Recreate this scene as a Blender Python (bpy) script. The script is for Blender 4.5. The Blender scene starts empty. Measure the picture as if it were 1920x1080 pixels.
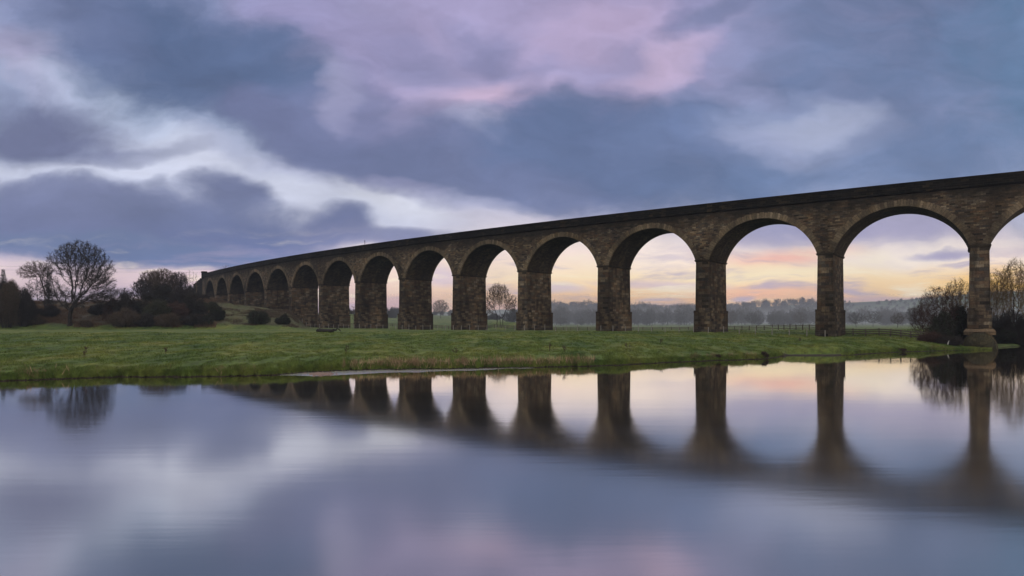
import bpy, math, random
import numpy as np
from mathutils import Vector, Matrix

sc = bpy.context.scene
R = math.radians
F, HOR, CAMZ = 1254.6, 601.6, 4.1            # focal length and horizon in photo pixels, camera height over the water

# ------------------------------------------------------------------ camera
cam_d = bpy.data.cameras.new('camera'); cam = bpy.data.objects.new('camera', cam_d)
sc.collection.objects.link(cam); sc.camera = cam
cam.location = (0, 0, CAMZ); cam.rotation_euler = (R(90), 0, 0)
cam_d.sensor_width = 36; cam_d.lens = F/1920*36; cam_d.shift_y = (HOR-540)/1920
cam_d.clip_start = .1; cam_d.clip_end = 20000

# ------------------------------------------------------------------ render look
sc.view_settings.view_transform = 'Standard'; sc.view_settings.look = 'None'
sc.view_settings.exposure = 0; sc.view_settings.gamma = 1
sc.render.engine = 'CYCLES'
sc.cycles.max_bounces = 6; sc.cycles.diffuse_bounces = 3; sc.cycles.glossy_bounces = 3
sc.cycles.transparent_max_bounces = 6; sc.cycles.volume_bounces = 0
sc.cycles.use_denoising = True

def lin(c):
    r = []
    for v in c[:3]:
        v /= 255.
        r.append(v/12.92 if v <= .04045 else ((v+.055)/1.055)**2.4)
    return (*r, 1)

class NT:
    def __init__(s, tree): s.t = tree; s.n = tree.nodes; s.l = tree.links
    def new(s, typ, **kw):
        n = s.n.new(typ)
        for k, v in kw.items(): setattr(n, k, v)
        return n
    def link(s, a, b): s.l.new(a, b)
    def put(s, sock, v):
        if hasattr(v, 'is_output'): s.l.new(v, sock)
        else: sock.default_value = v
    def math(s, op, a, b=0., c=None, clamp=False):
        n = s.n.new('ShaderNodeMath'); n.operation = op; n.use_clamp = clamp
        s.put(n.inputs[0], a); s.put(n.inputs[1], b)
        if c is not None: s.put(n.inputs[2], c)
        return n.outputs[0]
    def vmath(s, op, a, b=(0, 0, 0), sc_=None):
        n = s.n.new('ShaderNodeVectorMath'); n.operation = op
        s.put(n.inputs[0], a); s.put(n.inputs[1], b)
        if sc_ is not None: s.put(n.inputs['Scale'], sc_)
        return n.outputs[0]
    def mix(s, f, a, b, mode='MIX'):
        n = s.n.new('ShaderNodeMix'); n.data_type = 'RGBA'; n.blend_type = mode
        s.put(n.inputs[0], f); s.put(n.inputs[6], a); s.put(n.inputs[7], b)
        return n.outputs[2]
    def smooth(s, v, a, b, c=0., d=1., kind='SMOOTHSTEP'):
        n = s.n.new('ShaderNodeMapRange'); n.interpolation_type = kind
        s.put(n.inputs[0], v); n.inputs[1].default_value = a; n.inputs[2].default_value = b
        n.inputs[3].default_value = c; n.inputs[4].default_value = d
        return n.outputs[0]
    def noise(s, vec, scale, detail=3., rough=.5, out=0, dist=0.):
        n = s.n.new('ShaderNodeTexNoise'); s.put(n.inputs['Vector'], vec)
        n.inputs['Scale'].default_value = scale; n.inputs['Detail'].default_value = detail
        n.inputs['Roughness'].default_value = rough; n.inputs['Distortion'].default_value = dist
        return n.outputs[out]
    def mapping(s, vec, loc=(0, 0, 0), rot=(0, 0, 0), scale=(1, 1, 1), typ='POINT'):
        n = s.n.new('ShaderNodeMapping'); n.vector_type = typ; s.put(n.inputs[0], vec)
        n.inputs[1].default_value = loc; n.inputs[2].default_value = rot; n.inputs[3].default_value = scale
        return n.outputs[0]
    def ramp(s, v, stops):
        n = s.n.new('ShaderNodeValToRGB'); s.put(n.inputs[0], v)
        e = n.color_ramp.elements
        while len(e) < len(stops): e.new(.5)
        for el, (p, c) in zip(e, stops): el.position = p; el.color = c
        return n.outputs[0]

# ------------------------------------------------------------------ sky: dusk sky with banked cloud, fixed by direction
world = bpy.data.worlds.new('World'); sc.world = world; world.use_nodes = True
W = NT(world.node_tree); W.n.clear()
tc = W.new('ShaderNodeTexCoord')
sep = W.new('ShaderNodeSeparateXYZ'); W.link(tc.outputs['Generated'], sep.inputs[0])
dx, dy, dz = sep.outputs
dyc = W.math('MAXIMUM', dy, .12)
U = W.math('DIVIDE', dx, dyc); V = W.math('DIVIDE', W.math('MAXIMUM', dz, 0.), dyc)
cmb = W.new('ShaderNodeCombineXYZ'); W.link(U, cmb.inputs[0]); W.link(V, cmb.inputs[1])
uv = cmb.outputs[0]
st = W.mapping(uv, scale=(1., 1.9, 1.))
w1 = W.vmath('SUBTRACT', W.noise(st, 4.2, 4., .5, 1), (.5, .5, .5))
w2 = W.vmath('SUBTRACT', W.noise(st, 15., 5., .55, 1), (.5, .5, .5))
amt = W.smooth(V, 0., .3, .35, 1.)
wv = W.vmath('ADD', W.vmath('SCALE', w1, sc_=.15), W.vmath('SCALE', w2, sc_=.036))
wv = W.vmath('SCALE', wv, sc_=amt)
wv = W.vmath('MULTIPLY', wv, (1.2, .8, 0.))
P0 = W.vmath('ADD', uv, wv)
# base: height bands, cool on the left, warm on the right (the sun is still under the horizon there)
def band(stops): return W.ramp(W.math('DIVIDE', V, .5), [(max(0, (HOR-y)/F/.5), lin(c)) for y, c in stops])
left = band([(600, (206, 188, 196)), (540, (226, 203, 205)), (490, (226, 208, 214)), (430, (214, 214, 232)), (340, (196, 202, 232)), (230, (166, 182, 218)), (120, (150, 158, 200)), (0, (138, 146, 192))])
right = band([(600, (255, 200, 144)), (560, (255, 216, 170)), (520, (255, 236, 202)), (470, (250, 232, 222)), (420, (214, 206, 220)), (340, (165, 172, 212)), (200, (160, 158, 202)), (0, (160, 152, 198))])
sky = W.mix(W.smooth(W.math('ADD', U, W.math('MULTIPLY', W.math('SUBTRACT', W.noise(st, 3.), .5), .2)), -.42, .12), left, right)
rag = W.noise(W.mapping(P0, rot=(0, 0, R(25)), scale=(1., 1.5, 1.)), 7.5, 6., .62)
rag = W.math('ADD', W.math('MULTIPLY', W.math('SUBTRACT', rag, .5), .78), W.math('MULTIPLY', W.math('SUBTRACT', W.noise(P0, 2.7, 2., .5), .5), .35))
g0 = None
RAG = W.math('MULTIPLY', rag, W.smooth(V, .04, .16, .35, 1.))
def blob(col, cx, cy, rx, ry, rot=0, op=1., soft=(0., .75), src=None):
    """one bank of cloud: centre and radii as directions, tilted by rot degrees"""
    global sky
    m = W.mapping(src or P0, loc=((cx-960)/F, (HOR-cy)/F, 0), rot=(0, 0, R(-rot)), scale=(rx*1.45/F, ry*1.45/F, 1), typ='TEXTURE')
    g = W.new('ShaderNodeTexGradient', gradient_type='SPHERICAL'); W.link(m, g.inputs[0])
    gg = W.math('MULTIPLY', g.outputs[1], W.math('SUBTRACT', 2., g.outputs[1]))
    f = W.smooth(W.math('ADD', gg, W.math('MULTIPLY', RAG, W.math('MULTIPLY', gg, 3., clamp=True))), soft[0]+.0, soft[1], 0., op)
    sky = W.mix(f, sky, lin(col))
SOFT, MID, HARD = (.02, 1.2), (.12, 1.0), (.20, .88)
# upper right: blue grey sheet, a little teal at the far corner
blob((92, 114, 160), 1700, 60, 470, 330, 0, 1, SOFT)
blob((84, 116, 160), 2080, 100, 280, 330, 0, 1, SOFT)
# lavender window at the top centre with rosy edges
blob((166, 154, 198), 900, 70, 470, 150, 0, 1, SOFT)
blob((176, 160, 202), 820, 190, 200, 60, 10, .8, SOFT)
blob((208, 180, 212), 950, 185, 150, 46, -6, .9, SOFT)
blob((208, 180, 212), 1230, 130, 180, 44, -36, .62, SOFT)
blob((192, 168, 206), 1120, 60, 130, 46, -10, .7, SOFT)
blob((126, 128, 174), 900, 90, 74, 36, 20, .8, SOFT)
blob((120, 124, 170), 1000, 140, 60, 26, -20, .5, SOFT)
blob((124, 128, 174), 780, 110, 90, 40, 25, .7, SOFT)
blob((146, 140, 186), 580, 20, 190, 60, 20, .8, SOFT)
# bright lane on the left
blob((176, 190, 224), 110, 160, 150, 60, 25, .6, SOFT)
blob((178, 160, 196), 70, 130, 120, 50, 30, .6, SOFT)
blob((184, 196, 228), 300, 240, 230, 66, 20, .95, MID)
blob((206, 210, 234), 520, 345, 340, 56, 16, .95, MID)
blob((222, 224, 240), 720, 378, 130, 26, 14, .8, SOFT)
blob((150, 156, 196), 420, 268, 110, 26, 30, .55, SOFT)
blob((160, 164, 202), 560, 330, 70, 18, 24, .45, SOFT)
blob((208, 212, 236), 130, 318, 260, 26, 2, .8, SOFT)
# big dark bank upper left and its tail
blob((78, 98, 144), 330, 90, 280, 118, 12, 1, MID)
blob((80, 99, 144), 520, 165, 230, 100, 24, 1, MID)
blob((100, 110, 154), 160, 40, 120, 60, 20, .6, SOFT)
blob((112, 118, 164), 760, 270, 320, 84, 12, 1, MID)
blob((104, 112, 158), 560, 250, 170, 64, 28, .9, MID)
blob((122, 124, 170), 700, 190, 90, 60, 60, .6, MID)
blob((98, 108, 154), 700, 300, 150, 36, 10, .7, SOFT)
blob((178, 172, 208), 648, 160, 34, 64, -20, .42, SOFT)
blob((176, 176, 212), 900, 240, 66, 32, 10, .75, SOFT)
blob((164, 156, 198), 790, 205, 70, 30, -30, .5, SOFT)
blob((88, 106, 154), 1080, 240, 160, 84, -4, 1, MID)
blob((92, 110, 158), 1150, 325, 340, 86, 4, 1, MID)
blob((96, 114, 162), 1340, 225, 220, 76, -8, 1, MID)
blob((92, 116, 164), 1570, 330, 330, 76, -4, .8, SOFT)
blob((104, 114, 160), 930, 345, 250, 42, 10, .8, MID)
blob((88, 106, 152), 1060, 200, 60, 44, -20, .7, MID)
blob((170, 172, 208), 880, 378, 110, 16, 4, .7, SOFT)
blob((146, 146, 188), 740, 352, 90, 16, 8, .6, SOFT)
blob((98, 110, 156), 1330, 22, 100, 28, -25, .8, SOFT)
# pale hole on the right
blob((160, 168, 208), 1500, 235, 150, 60, 4, .6, SOFT)
blob((184, 190, 222), 1535, 228, 90, 34, -8, .6, SOFT)
blob((160, 166, 206), 1440, 258, 70, 30, 20, .5, SOFT)
blob((160, 160, 205), 1400, 165, 60, 20, 10, .5, SOFT)
# lower left banks
blob((104, 110, 151), 70, 240, 190, 66, 4, 1, MID)
blob((110, 116, 157), 250, 290, 120, 22, -8, .6, MID)
blob((112, 119, 161), 140, 410, 330, 72, 4, 1, HARD)
blob((110, 117, 160), 100, 370, 130, 40, 0, .8, HARD)
blob((106, 114, 157), 440, 370, 70, 42, 20, 1, MID)
blob((108, 117, 160), 420, 440, 220, 55, 8, 1, MID)
blob((110, 122, 161), 300, 474, 330, 26, 5, 1, HARD)
blob((108, 116, 160), 628, 425, 62, 32, 0, 1, MID)
blob((122, 126, 165), 720, 448, 140, 20, 4, .9, MID)
blob((119, 126, 165), 330, 350, 20, 20, 60, .5, MID)
# under the arches: lavender shade up high, pink and cream below, thin grey streaks
blob((150, 150, 190), 1450, 440, 180, 30, -3, .9, SOFT)
blob((166, 160, 192), 1700, 425, 160, 34, -5, .9, SOFT)
blob((248, 196, 180), 1480, 486, 120, 20, -8, .9, SOFT)
blob((252, 238, 204), 1430, 512, 190, 16, -4, .8, SOFT)
blob((246, 236, 226), 1700, 478, 190, 16, -4, .8, SOFT)
blob((250, 222, 176), 1780, 530, 200, 28, -2, .8, SOFT)
blob((255, 212, 128), 1880, 545, 120, 40, 0, 1., SOFT)
blob((158, 152, 186), 1780, 473, 75, 8, -2, .9, SOFT)
blob((168, 158, 186), 1810, 490, 46, 5, -2, .8, SOFT)
blob((250, 200, 176), 1430, 552, 140, 14, 0, .7, SOFT)
blob((214, 196, 208), 1240, 530, 120, 9, 3, .8, SOFT)
blob((190, 176, 198), 1230, 560, 40, 4, 0, .8, SOFT)
blob((178, 168, 196), 1400, 561, 22, 6, 0, .8, SOFT)
blob((204, 176, 186), 1650, 556, 110, 7, -3, .8, SOFT)
blob((248, 236, 226), 1230, 478, 110, 26, 0, .7, SOFT)
blob((206, 196, 216), 1040, 540, 60, 12, 0, .7, SOFT)
blob((206, 190, 214), 830, 520, 60, 18, 0, .6, SOFT)
blob((228, 190, 190), 740, 570, 90, 14, 0, .8, SOFT)
blob((238, 194, 180), 930, 580, 70, 16, 0, .7, SOFT)
# wind-drawn streaks and soft mottling over everything
stk = W.noise(W.mapping(P0, rot=(0, 0, R(-4)), scale=(2.2, 17., 1.)), 2., 5., .6)
low = W.smooth(V, .05, .15, 1., 0.)
sky = W.mix(W.math('MULTIPLY', W.smooth(stk, .48, .68, 0., .8), low), sky, lin((170, 158, 184)))
sky = W.mix(W.math('MULTIPLY', W.smooth(stk, .47, .33, 0., .75), low), sky, lin((255, 244, 220)))
mot = W.noise(W.mapping(P0, scale=(2., 3.4, 1.)), 2.2, 4., .5)
sky = W.mix(1., sky, W.math('ADD', .71, W.math('MULTIPLY', mot, .56)), 'MULTIPLY')
wisp = W.noise(W.mapping(P0, rot=(0, 0, R(24)), scale=(3.5, 9., 1.)), 2.4, 6., .6)
wisp = W.math('MULTIPLY', W.math('SUBTRACT', wisp, .5), W.smooth(V, .05, .18, .0, .55))
sky = W.mix(1., sky, W.math('ADD', wisp, 1.), 'MULTIPLY')
sky = W.mix(1., sky, W.smooth(V, .05, .15, 1.24, 1.), 'MULTIPLY')
hs = W.new('ShaderNodeHueSaturation'); hs.inputs['Hue'].default_value = .494; hs.inputs['Value'].default_value = 1.02
W.link(W.smooth(V, .04, .2, 1.25, .90), hs.inputs['Saturation']); W.link(sky, hs.inputs['Color']); sky = hs.outputs[0]
# unseen rest of the sky: Nishita dusk and thin cloud, brightened to light the ground
nish = W.new('ShaderNodeTexSky', sky_type='NISHITA'); nish.sun_disc = False
SUN_EL, SUN_AZ = R(3), R(60)                        # low, beyond the right edge of the view
nish.sun_elevation = SUN_EL; nish.sun_rotation = SUN_AZ
nb = W.vmath('SCALE', nish.outputs[0], sc_=.10)
cl = W.noise(W.mapping(tc.outputs['Generated'], scale=(1, 1, 2.5)), 3., 5.)
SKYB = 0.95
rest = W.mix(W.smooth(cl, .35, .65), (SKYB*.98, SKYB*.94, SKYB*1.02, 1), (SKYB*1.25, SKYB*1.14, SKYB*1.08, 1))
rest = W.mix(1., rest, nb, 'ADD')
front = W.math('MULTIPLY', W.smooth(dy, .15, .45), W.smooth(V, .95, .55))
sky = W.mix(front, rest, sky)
bg = W.new('ShaderNodeBackground'); W.link(sky, bg.inputs[0]); bg.inputs[1].default_value = 1.
wo = W.new('ShaderNodeOutputWorld'); W.link(bg.outputs[0], wo.inputs[0])
world.cycles.sampling_method = 'MANUAL'; world.cycles.sample_map_resolution = 512

# ------------------------------------------------------------------ sun: veiled, grazing, far right behind the viaduct
sd = bpy.data.lights.new('sun', 'SUN'); sd.energy = .5; sd.angle = R(14); sd.color = (1., .72, .48)
so = bpy.data.objects.new('sun', sd); sc.collection.objects.link(so)
sv = Vector((math.sin(SUN_AZ)*math.cos(SUN_EL), math.cos(SUN_AZ)*math.cos(SUN_EL), math.sin(SUN_EL)))
so.rotation_euler = sv.to_track_quat('Z', 'Y').to_euler()

# ================================================================== helpers
rng = np.random.default_rng(7); random.seed(7)
COL = sc.collection

def raw_mesh(name, V_, faces=None, quads=None, tris=None, uvs=None, smooth=False):
    me = bpy.data.meshes.new(name)
    V_ = np.asarray(V_, np.float32)
    if faces is not None:
        me.from_pydata([tuple(v) for v in V_], [], faces)
    else:
        idx = []; starts = []; tot = 0
        parts = []
        if quads is not None and len(quads): parts.append((np.asarray(quads, np.int32), 4))
        if tris is not None and len(tris): parts.append((np.asarray(tris, np.int32), 3))
        for a, k in parts:
            idx.append(a.reshape(-1)); starts.append(tot+np.arange(len(a))*k); tot += a.size
        idx = np.concatenate(idx); starts = np.concatenate(starts)
        me.vertices.add(len(V_)); me.vertices.foreach_set('co', V_.reshape(-1))
        me.loops.add(tot); me.loops.foreach_set('vertex_index', idx)
        me.polygons.add(len(starts)); me.polygons.foreach_set('loop_start', starts.astype(np.int32))
        me.update(calc_edges=True)
    if uvs is not None:
        ul = me.uv_layers.new(name='UVMap'); ul.data.foreach_set('uv', np.asarray(uvs, np.float32).reshape(-1))
    me.polygons.foreach_set('use_smooth', np.full(len(me.polygons), smooth))
    me.validate(); me.update()
    return me

def link(name, me, mat=None, parent=None):
    o = bpy.data.objects.new(name, me); COL.objects.link(o)
    if mat and not me.materials: me.materials.append(mat)
    if parent: o.parent = parent
    return o

def empty(name, loc=(0, 0, 0), rz=0):
    o = bpy.data.objects.new(name, None); COL.objects.link(o); o.location = loc; o.rotation_euler = (0, 0, rz)
    o.empty_display_size = .5
    return o

def tag(o, label=None, cat=None, group=None, kind=None):
    if label: o['label'] = label
    if cat: o['category'] = cat
    if group: o['group'] = group
    if kind: o['kind'] = kind
    return o

def copy_tree(root, loc, rz=0, s=(1, 1, 1)):
    r = root.copy(); COL.objects.link(r); r.location = loc; r.rotation_euler = (0, 0, rz); r.scale = s
    for ch in list(root.children):
        c = ch.copy(); COL.objects.link(c); c.parent = r
    return r

class MB:
    """quads with per-loop uv"""
    def __init__(s): s.v = []; s.f = []; s.uv = []
    def quad(s, p, uv=None):
        n = len(s.v); s.v += [tuple(q) for q in p]; s.f.append(tuple(range(n, n+len(p))))
        s.uv += list(uv) if uv is not None else [(0, 0)]*len(p)
    def box(s, x0, x1, y0, y1, z0, z1, tx=0, ty=0, uo=(0, 0)):
        """tx, ty: how much each side draws in at the top"""
        a = [(x0, y0, z0), (x1, y0, z0), (x1, y1, z0), (x0, y1, z0)]
        b = [(x0+tx, y0+ty, z1), (x1-tx, y0+ty, z1), (x1-tx, y1-ty, z1), (x0+tx, y1-ty, z1)]
        L = [x0, x1, x1+(y1-y0), x1+(y1-y0)+(x1-x0), x1+2*(y1-y0)+(x1-x0)]
        for i in range(4):
            j = (i+1) % 4
            s.quad([a[i], a[j], b[j], b[i]], [(L[i]+uo[0], z0+uo[1]), (L[i+1]+uo[0], z0+uo[1]), (L[i+1]+uo[0], z1+uo[1]), (L[i]+uo[0], z1+uo[1])])
        s.quad(b, [(q[0]+uo[0], q[1]) for q in b]); s.quad(a[::-1], [(q[0], q[1]) for q in a[::-1]])
    def build(s, name, mat, parent=None, smooth=False):
        return link(name, raw_mesh(name, s.v, faces=s.f, uvs=s.uv, smooth=smooth), mat, parent)

def tubes(p0, p1, r0, r1, n=3):
    """array of tapered prisms -> verts, quads"""
    p0 = np.asarray(p0, float); p1 = np.asarray(p1, float); r0 = np.asarray(r0, float); r1 = np.asarray(r1, float)
    d = p1-p0; L = np.linalg.norm(d, axis=1, keepdims=True); d = d/np.maximum(L, 1e-9)
    ref = np.where(np.abs(d[:, 2:3]) < .9, np.array([[0, 0, 1.]]), np.array([[1., 0, 0]]))
    a = np.cross(d, ref); a /= np.linalg.norm(a, axis=1, keepdims=True); b = np.cross(d, a)
    ang = np.arange(n)*2*np.pi/n
    ring = a[:, None]*np.cos(ang)[None, :, None]+b[:, None]*np.sin(ang)[None, :, None]
    A = p0[:, None]+ring*r0[:, None, None]; B = p1[:, None]+ring*r1[:, None, None]
    Vv = np.concatenate([A, B], 1).reshape(-1, 3)
    base = (np.arange(len(p0))*2*n)[:, None]; i = np.arange(n)[None]; j = (i+1) % n
    Q = np.stack([base+i, base+j, base+n+j, base+n+i], 2).reshape(-1, 4)
    return Vv, Q

def join(parts):
    vs = []; qs = []; o = 0
    for v, q in parts:
        vs.append(v); qs.append(q+o); o += len(v)
    return np.concatenate(vs), np.concatenate(qs)

def sm(x, a, b):
    t = np.clip((np.asarray(x, float)-a)/(b-a), 0, 1); return t*t*(3-2*t)

_perm = np.random.default_rng(3).random((256, 256))
def vnoise(x, y):
    xi = np.floor(x).astype(int); yi = np.floor(y).astype(int); fx = x-xi; fy = y-yi
    fx = fx*fx*(3-2*fx); fy = fy*fy*(3-2*fy)
    g = lambda i, j: _perm[i & 255, j & 255]
    return (g(xi, yi)*(1-fx)+g(xi+1, yi)*fx)*(1-fy)+(g(xi, yi+1)*(1-fx)+g(xi+1, yi+1)*fx)*fy
def fbm(x, y, o=4):
    s = 0; a = .5
    for k in range(o):
        s = s+a*vnoise(x*2**k+17*k, y*2**k+5*k); a *= .5
    return s/(1-.5**o)          # 0..1

# ================================================================== materials
def mat(name):
    m = bpy.data.materials.new(name); m.use_nodes = True
    t = NT(m.node_tree); t.bsdf = m.node_tree.nodes['Principled BSDF']; t.bsdf.inputs['Specular IOR Level'].default_value = .25
    return m, t

def simple(name, c, rough=.9, var=.35, scale=3.):
    m, t = mat(name)
    g = t.new('ShaderNodeNewGeometry')
    n = t.noise(g.outputs['Position'], scale, 4.)
    f = t.math('ADD', 1-var/2, t.math('MULTIPLY', n, var))
    t.link(t.mix(1., (*c, 1), f, 'MULTIPLY'), t.bsdf.inputs['Base Color']); t.bsdf.inputs['Roughness'].default_value = rough
    return m

def stone(name, bw, rh, cols, stain=.5, mort=.02, soot=(.012, .010, .008), bump=.5, top_soot_shade=None):
    m, t = mat(name)
    mean = [sum(q[j] for q in cols)/len(cols) for j in range(3)]
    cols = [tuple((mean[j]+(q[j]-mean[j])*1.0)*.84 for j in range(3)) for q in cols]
    uvn = t.new('ShaderNodeUVMap'); uvn.uv_map = 'UVMap'
    g = t.new('ShaderNodeNewGeometry'); pos = g.outputs['Position']
    wob = t.vmath('SCALE', t.vmath('SUBTRACT', t.noise(uvn.outputs[0], 1.7, 2., .5, 1), (.5, .5, .5)), sc_=.06)
    u = t.vmath('ADD', uvn.outputs[0], wob)
    def bricks(bw, rh, vec):
        b = t.new('ShaderNodeTexBrick'); t.link(vec, b.inputs['Vector'])
        b.inputs['Color1'].default_value = (0, 0, 0, 1); b.inputs['Color2'].default_value = (1, 1, 1, 1)
        b.inputs['Mortar'].default_value = (.5, .5, .5, 1); b.inputs['Scale'].default_value = 1.
        b.inputs['Mortar Size'].default_value = mort; b.inputs['Mortar Smooth'].default_value = .4
        b.inputs['Brick Width'].default_value = bw; b.inputs['Row Height'].default_value = rh
        return b
    b = bricks(bw, rh, u)
    c = t.ramp(b.outputs[0], [(i/(len(cols)-1), (*q, 1)) for i, q in enumerate(cols)])
    n1 = t.noise(pos, .35, 5., .6); n2 = t.noise(t.mapping(pos, scale=(1, 1, .18)), .9, 5., .6)
    n3 = t.noise(u, 5., 4., .6)
    c = t.mix(1., c, t.smooth(n3, .3, .75, .7, 1.25), 'MULTIPLY')
    c = t.mix(1., c, t.ramp(n1, [(.3, (.7, .66, .66, 1)), (.5, (1, 1, 1, 1)), (.72, (1.25, 1.08, .85, 1))]), 'MULTIPLY')
    big = t.noise(t.mapping(pos, scale=(1, 1, .5)), .16, 3., .55)
    c = t.mix(1., c, t.smooth(big, .32, .68, .55, 1.35), 'MULTIPLY')
    lime = t.smooth(t.noise(t.mapping(pos, loc=(9, 4, 2), scale=(1, 1, .35)), 1.3, 6., .7), .66, .80, 0., .35)
    c = t.mix(lime, c, (.26, .235, .20, 1))
    st_ = t.math('MULTIPLY', t.smooth(n2, .46, .66), stain)
    c = t.mix(st_, c, (*soot, 1))
    if top_soot_shade:
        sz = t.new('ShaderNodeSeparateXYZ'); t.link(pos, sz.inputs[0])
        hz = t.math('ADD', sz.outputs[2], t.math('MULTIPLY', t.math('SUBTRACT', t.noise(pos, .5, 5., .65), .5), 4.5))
        c = t.mix(t.smooth(hz, top_soot_shade[0], top_soot_shade[1], 0., .85), c, (*soot, 1))
    c = t.mix(t.math('MULTIPLY', b.outputs[1], .75), c, (.018, .015, .012, 1))
    t.link(c, t.bsdf.inputs['Base Color']); t.bsdf.inputs['Roughness'].default_value = .95; t.bsdf.inputs['Specular IOR Level'].default_value = .08
    hgt = t.math('SUBTRACT', t.math('MULTIPLY', n3, .35), b.outputs[1])
    hgt = t.math('ADD', hgt, t.math('MULTIPLY', b.outputs[0], .5))
    bp = t.new('ShaderNodeBump'); bp.inputs['Strength'].default_value = bump; bp.inputs['Distance'].default_value = .06
    t.link(hgt, bp.inputs['Height']); t.link(bp.outputs[0], t.bsdf.inputs['Normal'])
    return m

C_ST = [(.062, .046, .031), (.105, .078, .050), (.024, .020, .016), (.15, .115, .074), (.088, .056, .034), (.048, .044, .038), (.185, .148, .10)]
M_PIER = stone('pier_stone', 1.25, .5, C_ST, .62, .02, bump=.7)
M_WALL = stone('spandrel_stone', .75, .28, C_ST, .35, .02, bump=.7, top_soot_shade=(20.8, 23.9))  # wall top darkened: soot, with the string course's shadow line painted into the colour
M_RING = stone('voussoir_stone', .42, 5., [(.115, .088, .057), (.155, .120, .078), (.08, .062, .04), (.19, .152, .102)], .45, .022, bump=.5)
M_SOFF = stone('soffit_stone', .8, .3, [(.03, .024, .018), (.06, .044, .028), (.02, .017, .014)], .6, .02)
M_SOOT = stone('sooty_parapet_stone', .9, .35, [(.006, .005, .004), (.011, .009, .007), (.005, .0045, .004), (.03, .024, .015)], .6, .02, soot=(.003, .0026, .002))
M_BAND = stone('dark_band_stone', 1.1, .5, [(.020, .016, .012), (.05, .04, .028), (.03, .024, .017)], .5, .015)
M_RIM = stone('rim_stone', 1., .5, [(.085, .07, .045), (.06, .05, .03)], .3, .015)
M_CAP = stone('worn_cap_stone', 1.2, .5, [(.17, .125, .08), (.12, .09, .06)], .25, .015)
M_CUT = stone('mossy_cutwater_stone', .9, .35, [(.045, .042, .026), (.07, .062, .036), (.03, .03, .02)], .5, .02)
M_BARK = simple('bark', (.022, .017, .014)); M_TWIG = simple('dark_twigs', (.024, .019, .016))
M_TWIGB = simple('brown_twigs', (.058, .040, .026)); M_TWIGR = simple('russet_twigs', (.045, .025, .019))
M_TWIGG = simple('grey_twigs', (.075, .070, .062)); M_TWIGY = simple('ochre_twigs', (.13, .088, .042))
M_EVER = simple('evergreen_needles', (.012, .020, .015)); M_GORSE = simple('dark_green_leaves', (.018, .027, .012))
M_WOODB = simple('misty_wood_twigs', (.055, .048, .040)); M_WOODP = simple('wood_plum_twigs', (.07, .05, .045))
M_POST = simple('pale_fence_wood', (.20, .185, .165)); M_RAIL = simple('weathered_rail_wood', (.075, .062, .050))
M_LOG = simple('wet_black_wood', (.018, .016, .013), .8); M_WIRE = simple('dull_wire', (.16, .16, .16), .6)

# ================================================================== terrain
SHP = [-1800, -700, -200, 0, 100, 213, 330, 400, 500, 560, 600, 655, 700, 800, 900, 1000, 1110, 1180, 1250, 1300, 1360, 1420, 1435, 1465, 1490, 1530, 1560, 1590, 1650, 1700, 1800, 1858, 1885, 1920, 2100, 2600, 3600]
SHY = [728, 722, 717, 715, 711, 707, 707, 706, 704.5, 699, 697, 694.5, 693.5, 692, 690.6, 689, 686.5, 684, 679.5, 677.5, 675.5, 674, 673.5, 668, 667.5, 668, 667.5, 666, 662, 659.5, 657, 655.5, 651, 648, 646, 644, 644]
def shore_D(px):
    y = np.interp(px, SHP, SHY)
    d = F*CAMZ/(y-HOR)
    return d+(fbm(px/14., px*0+3.1, 4)-.5)*1.5*sm(d, 20, 60)

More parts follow.
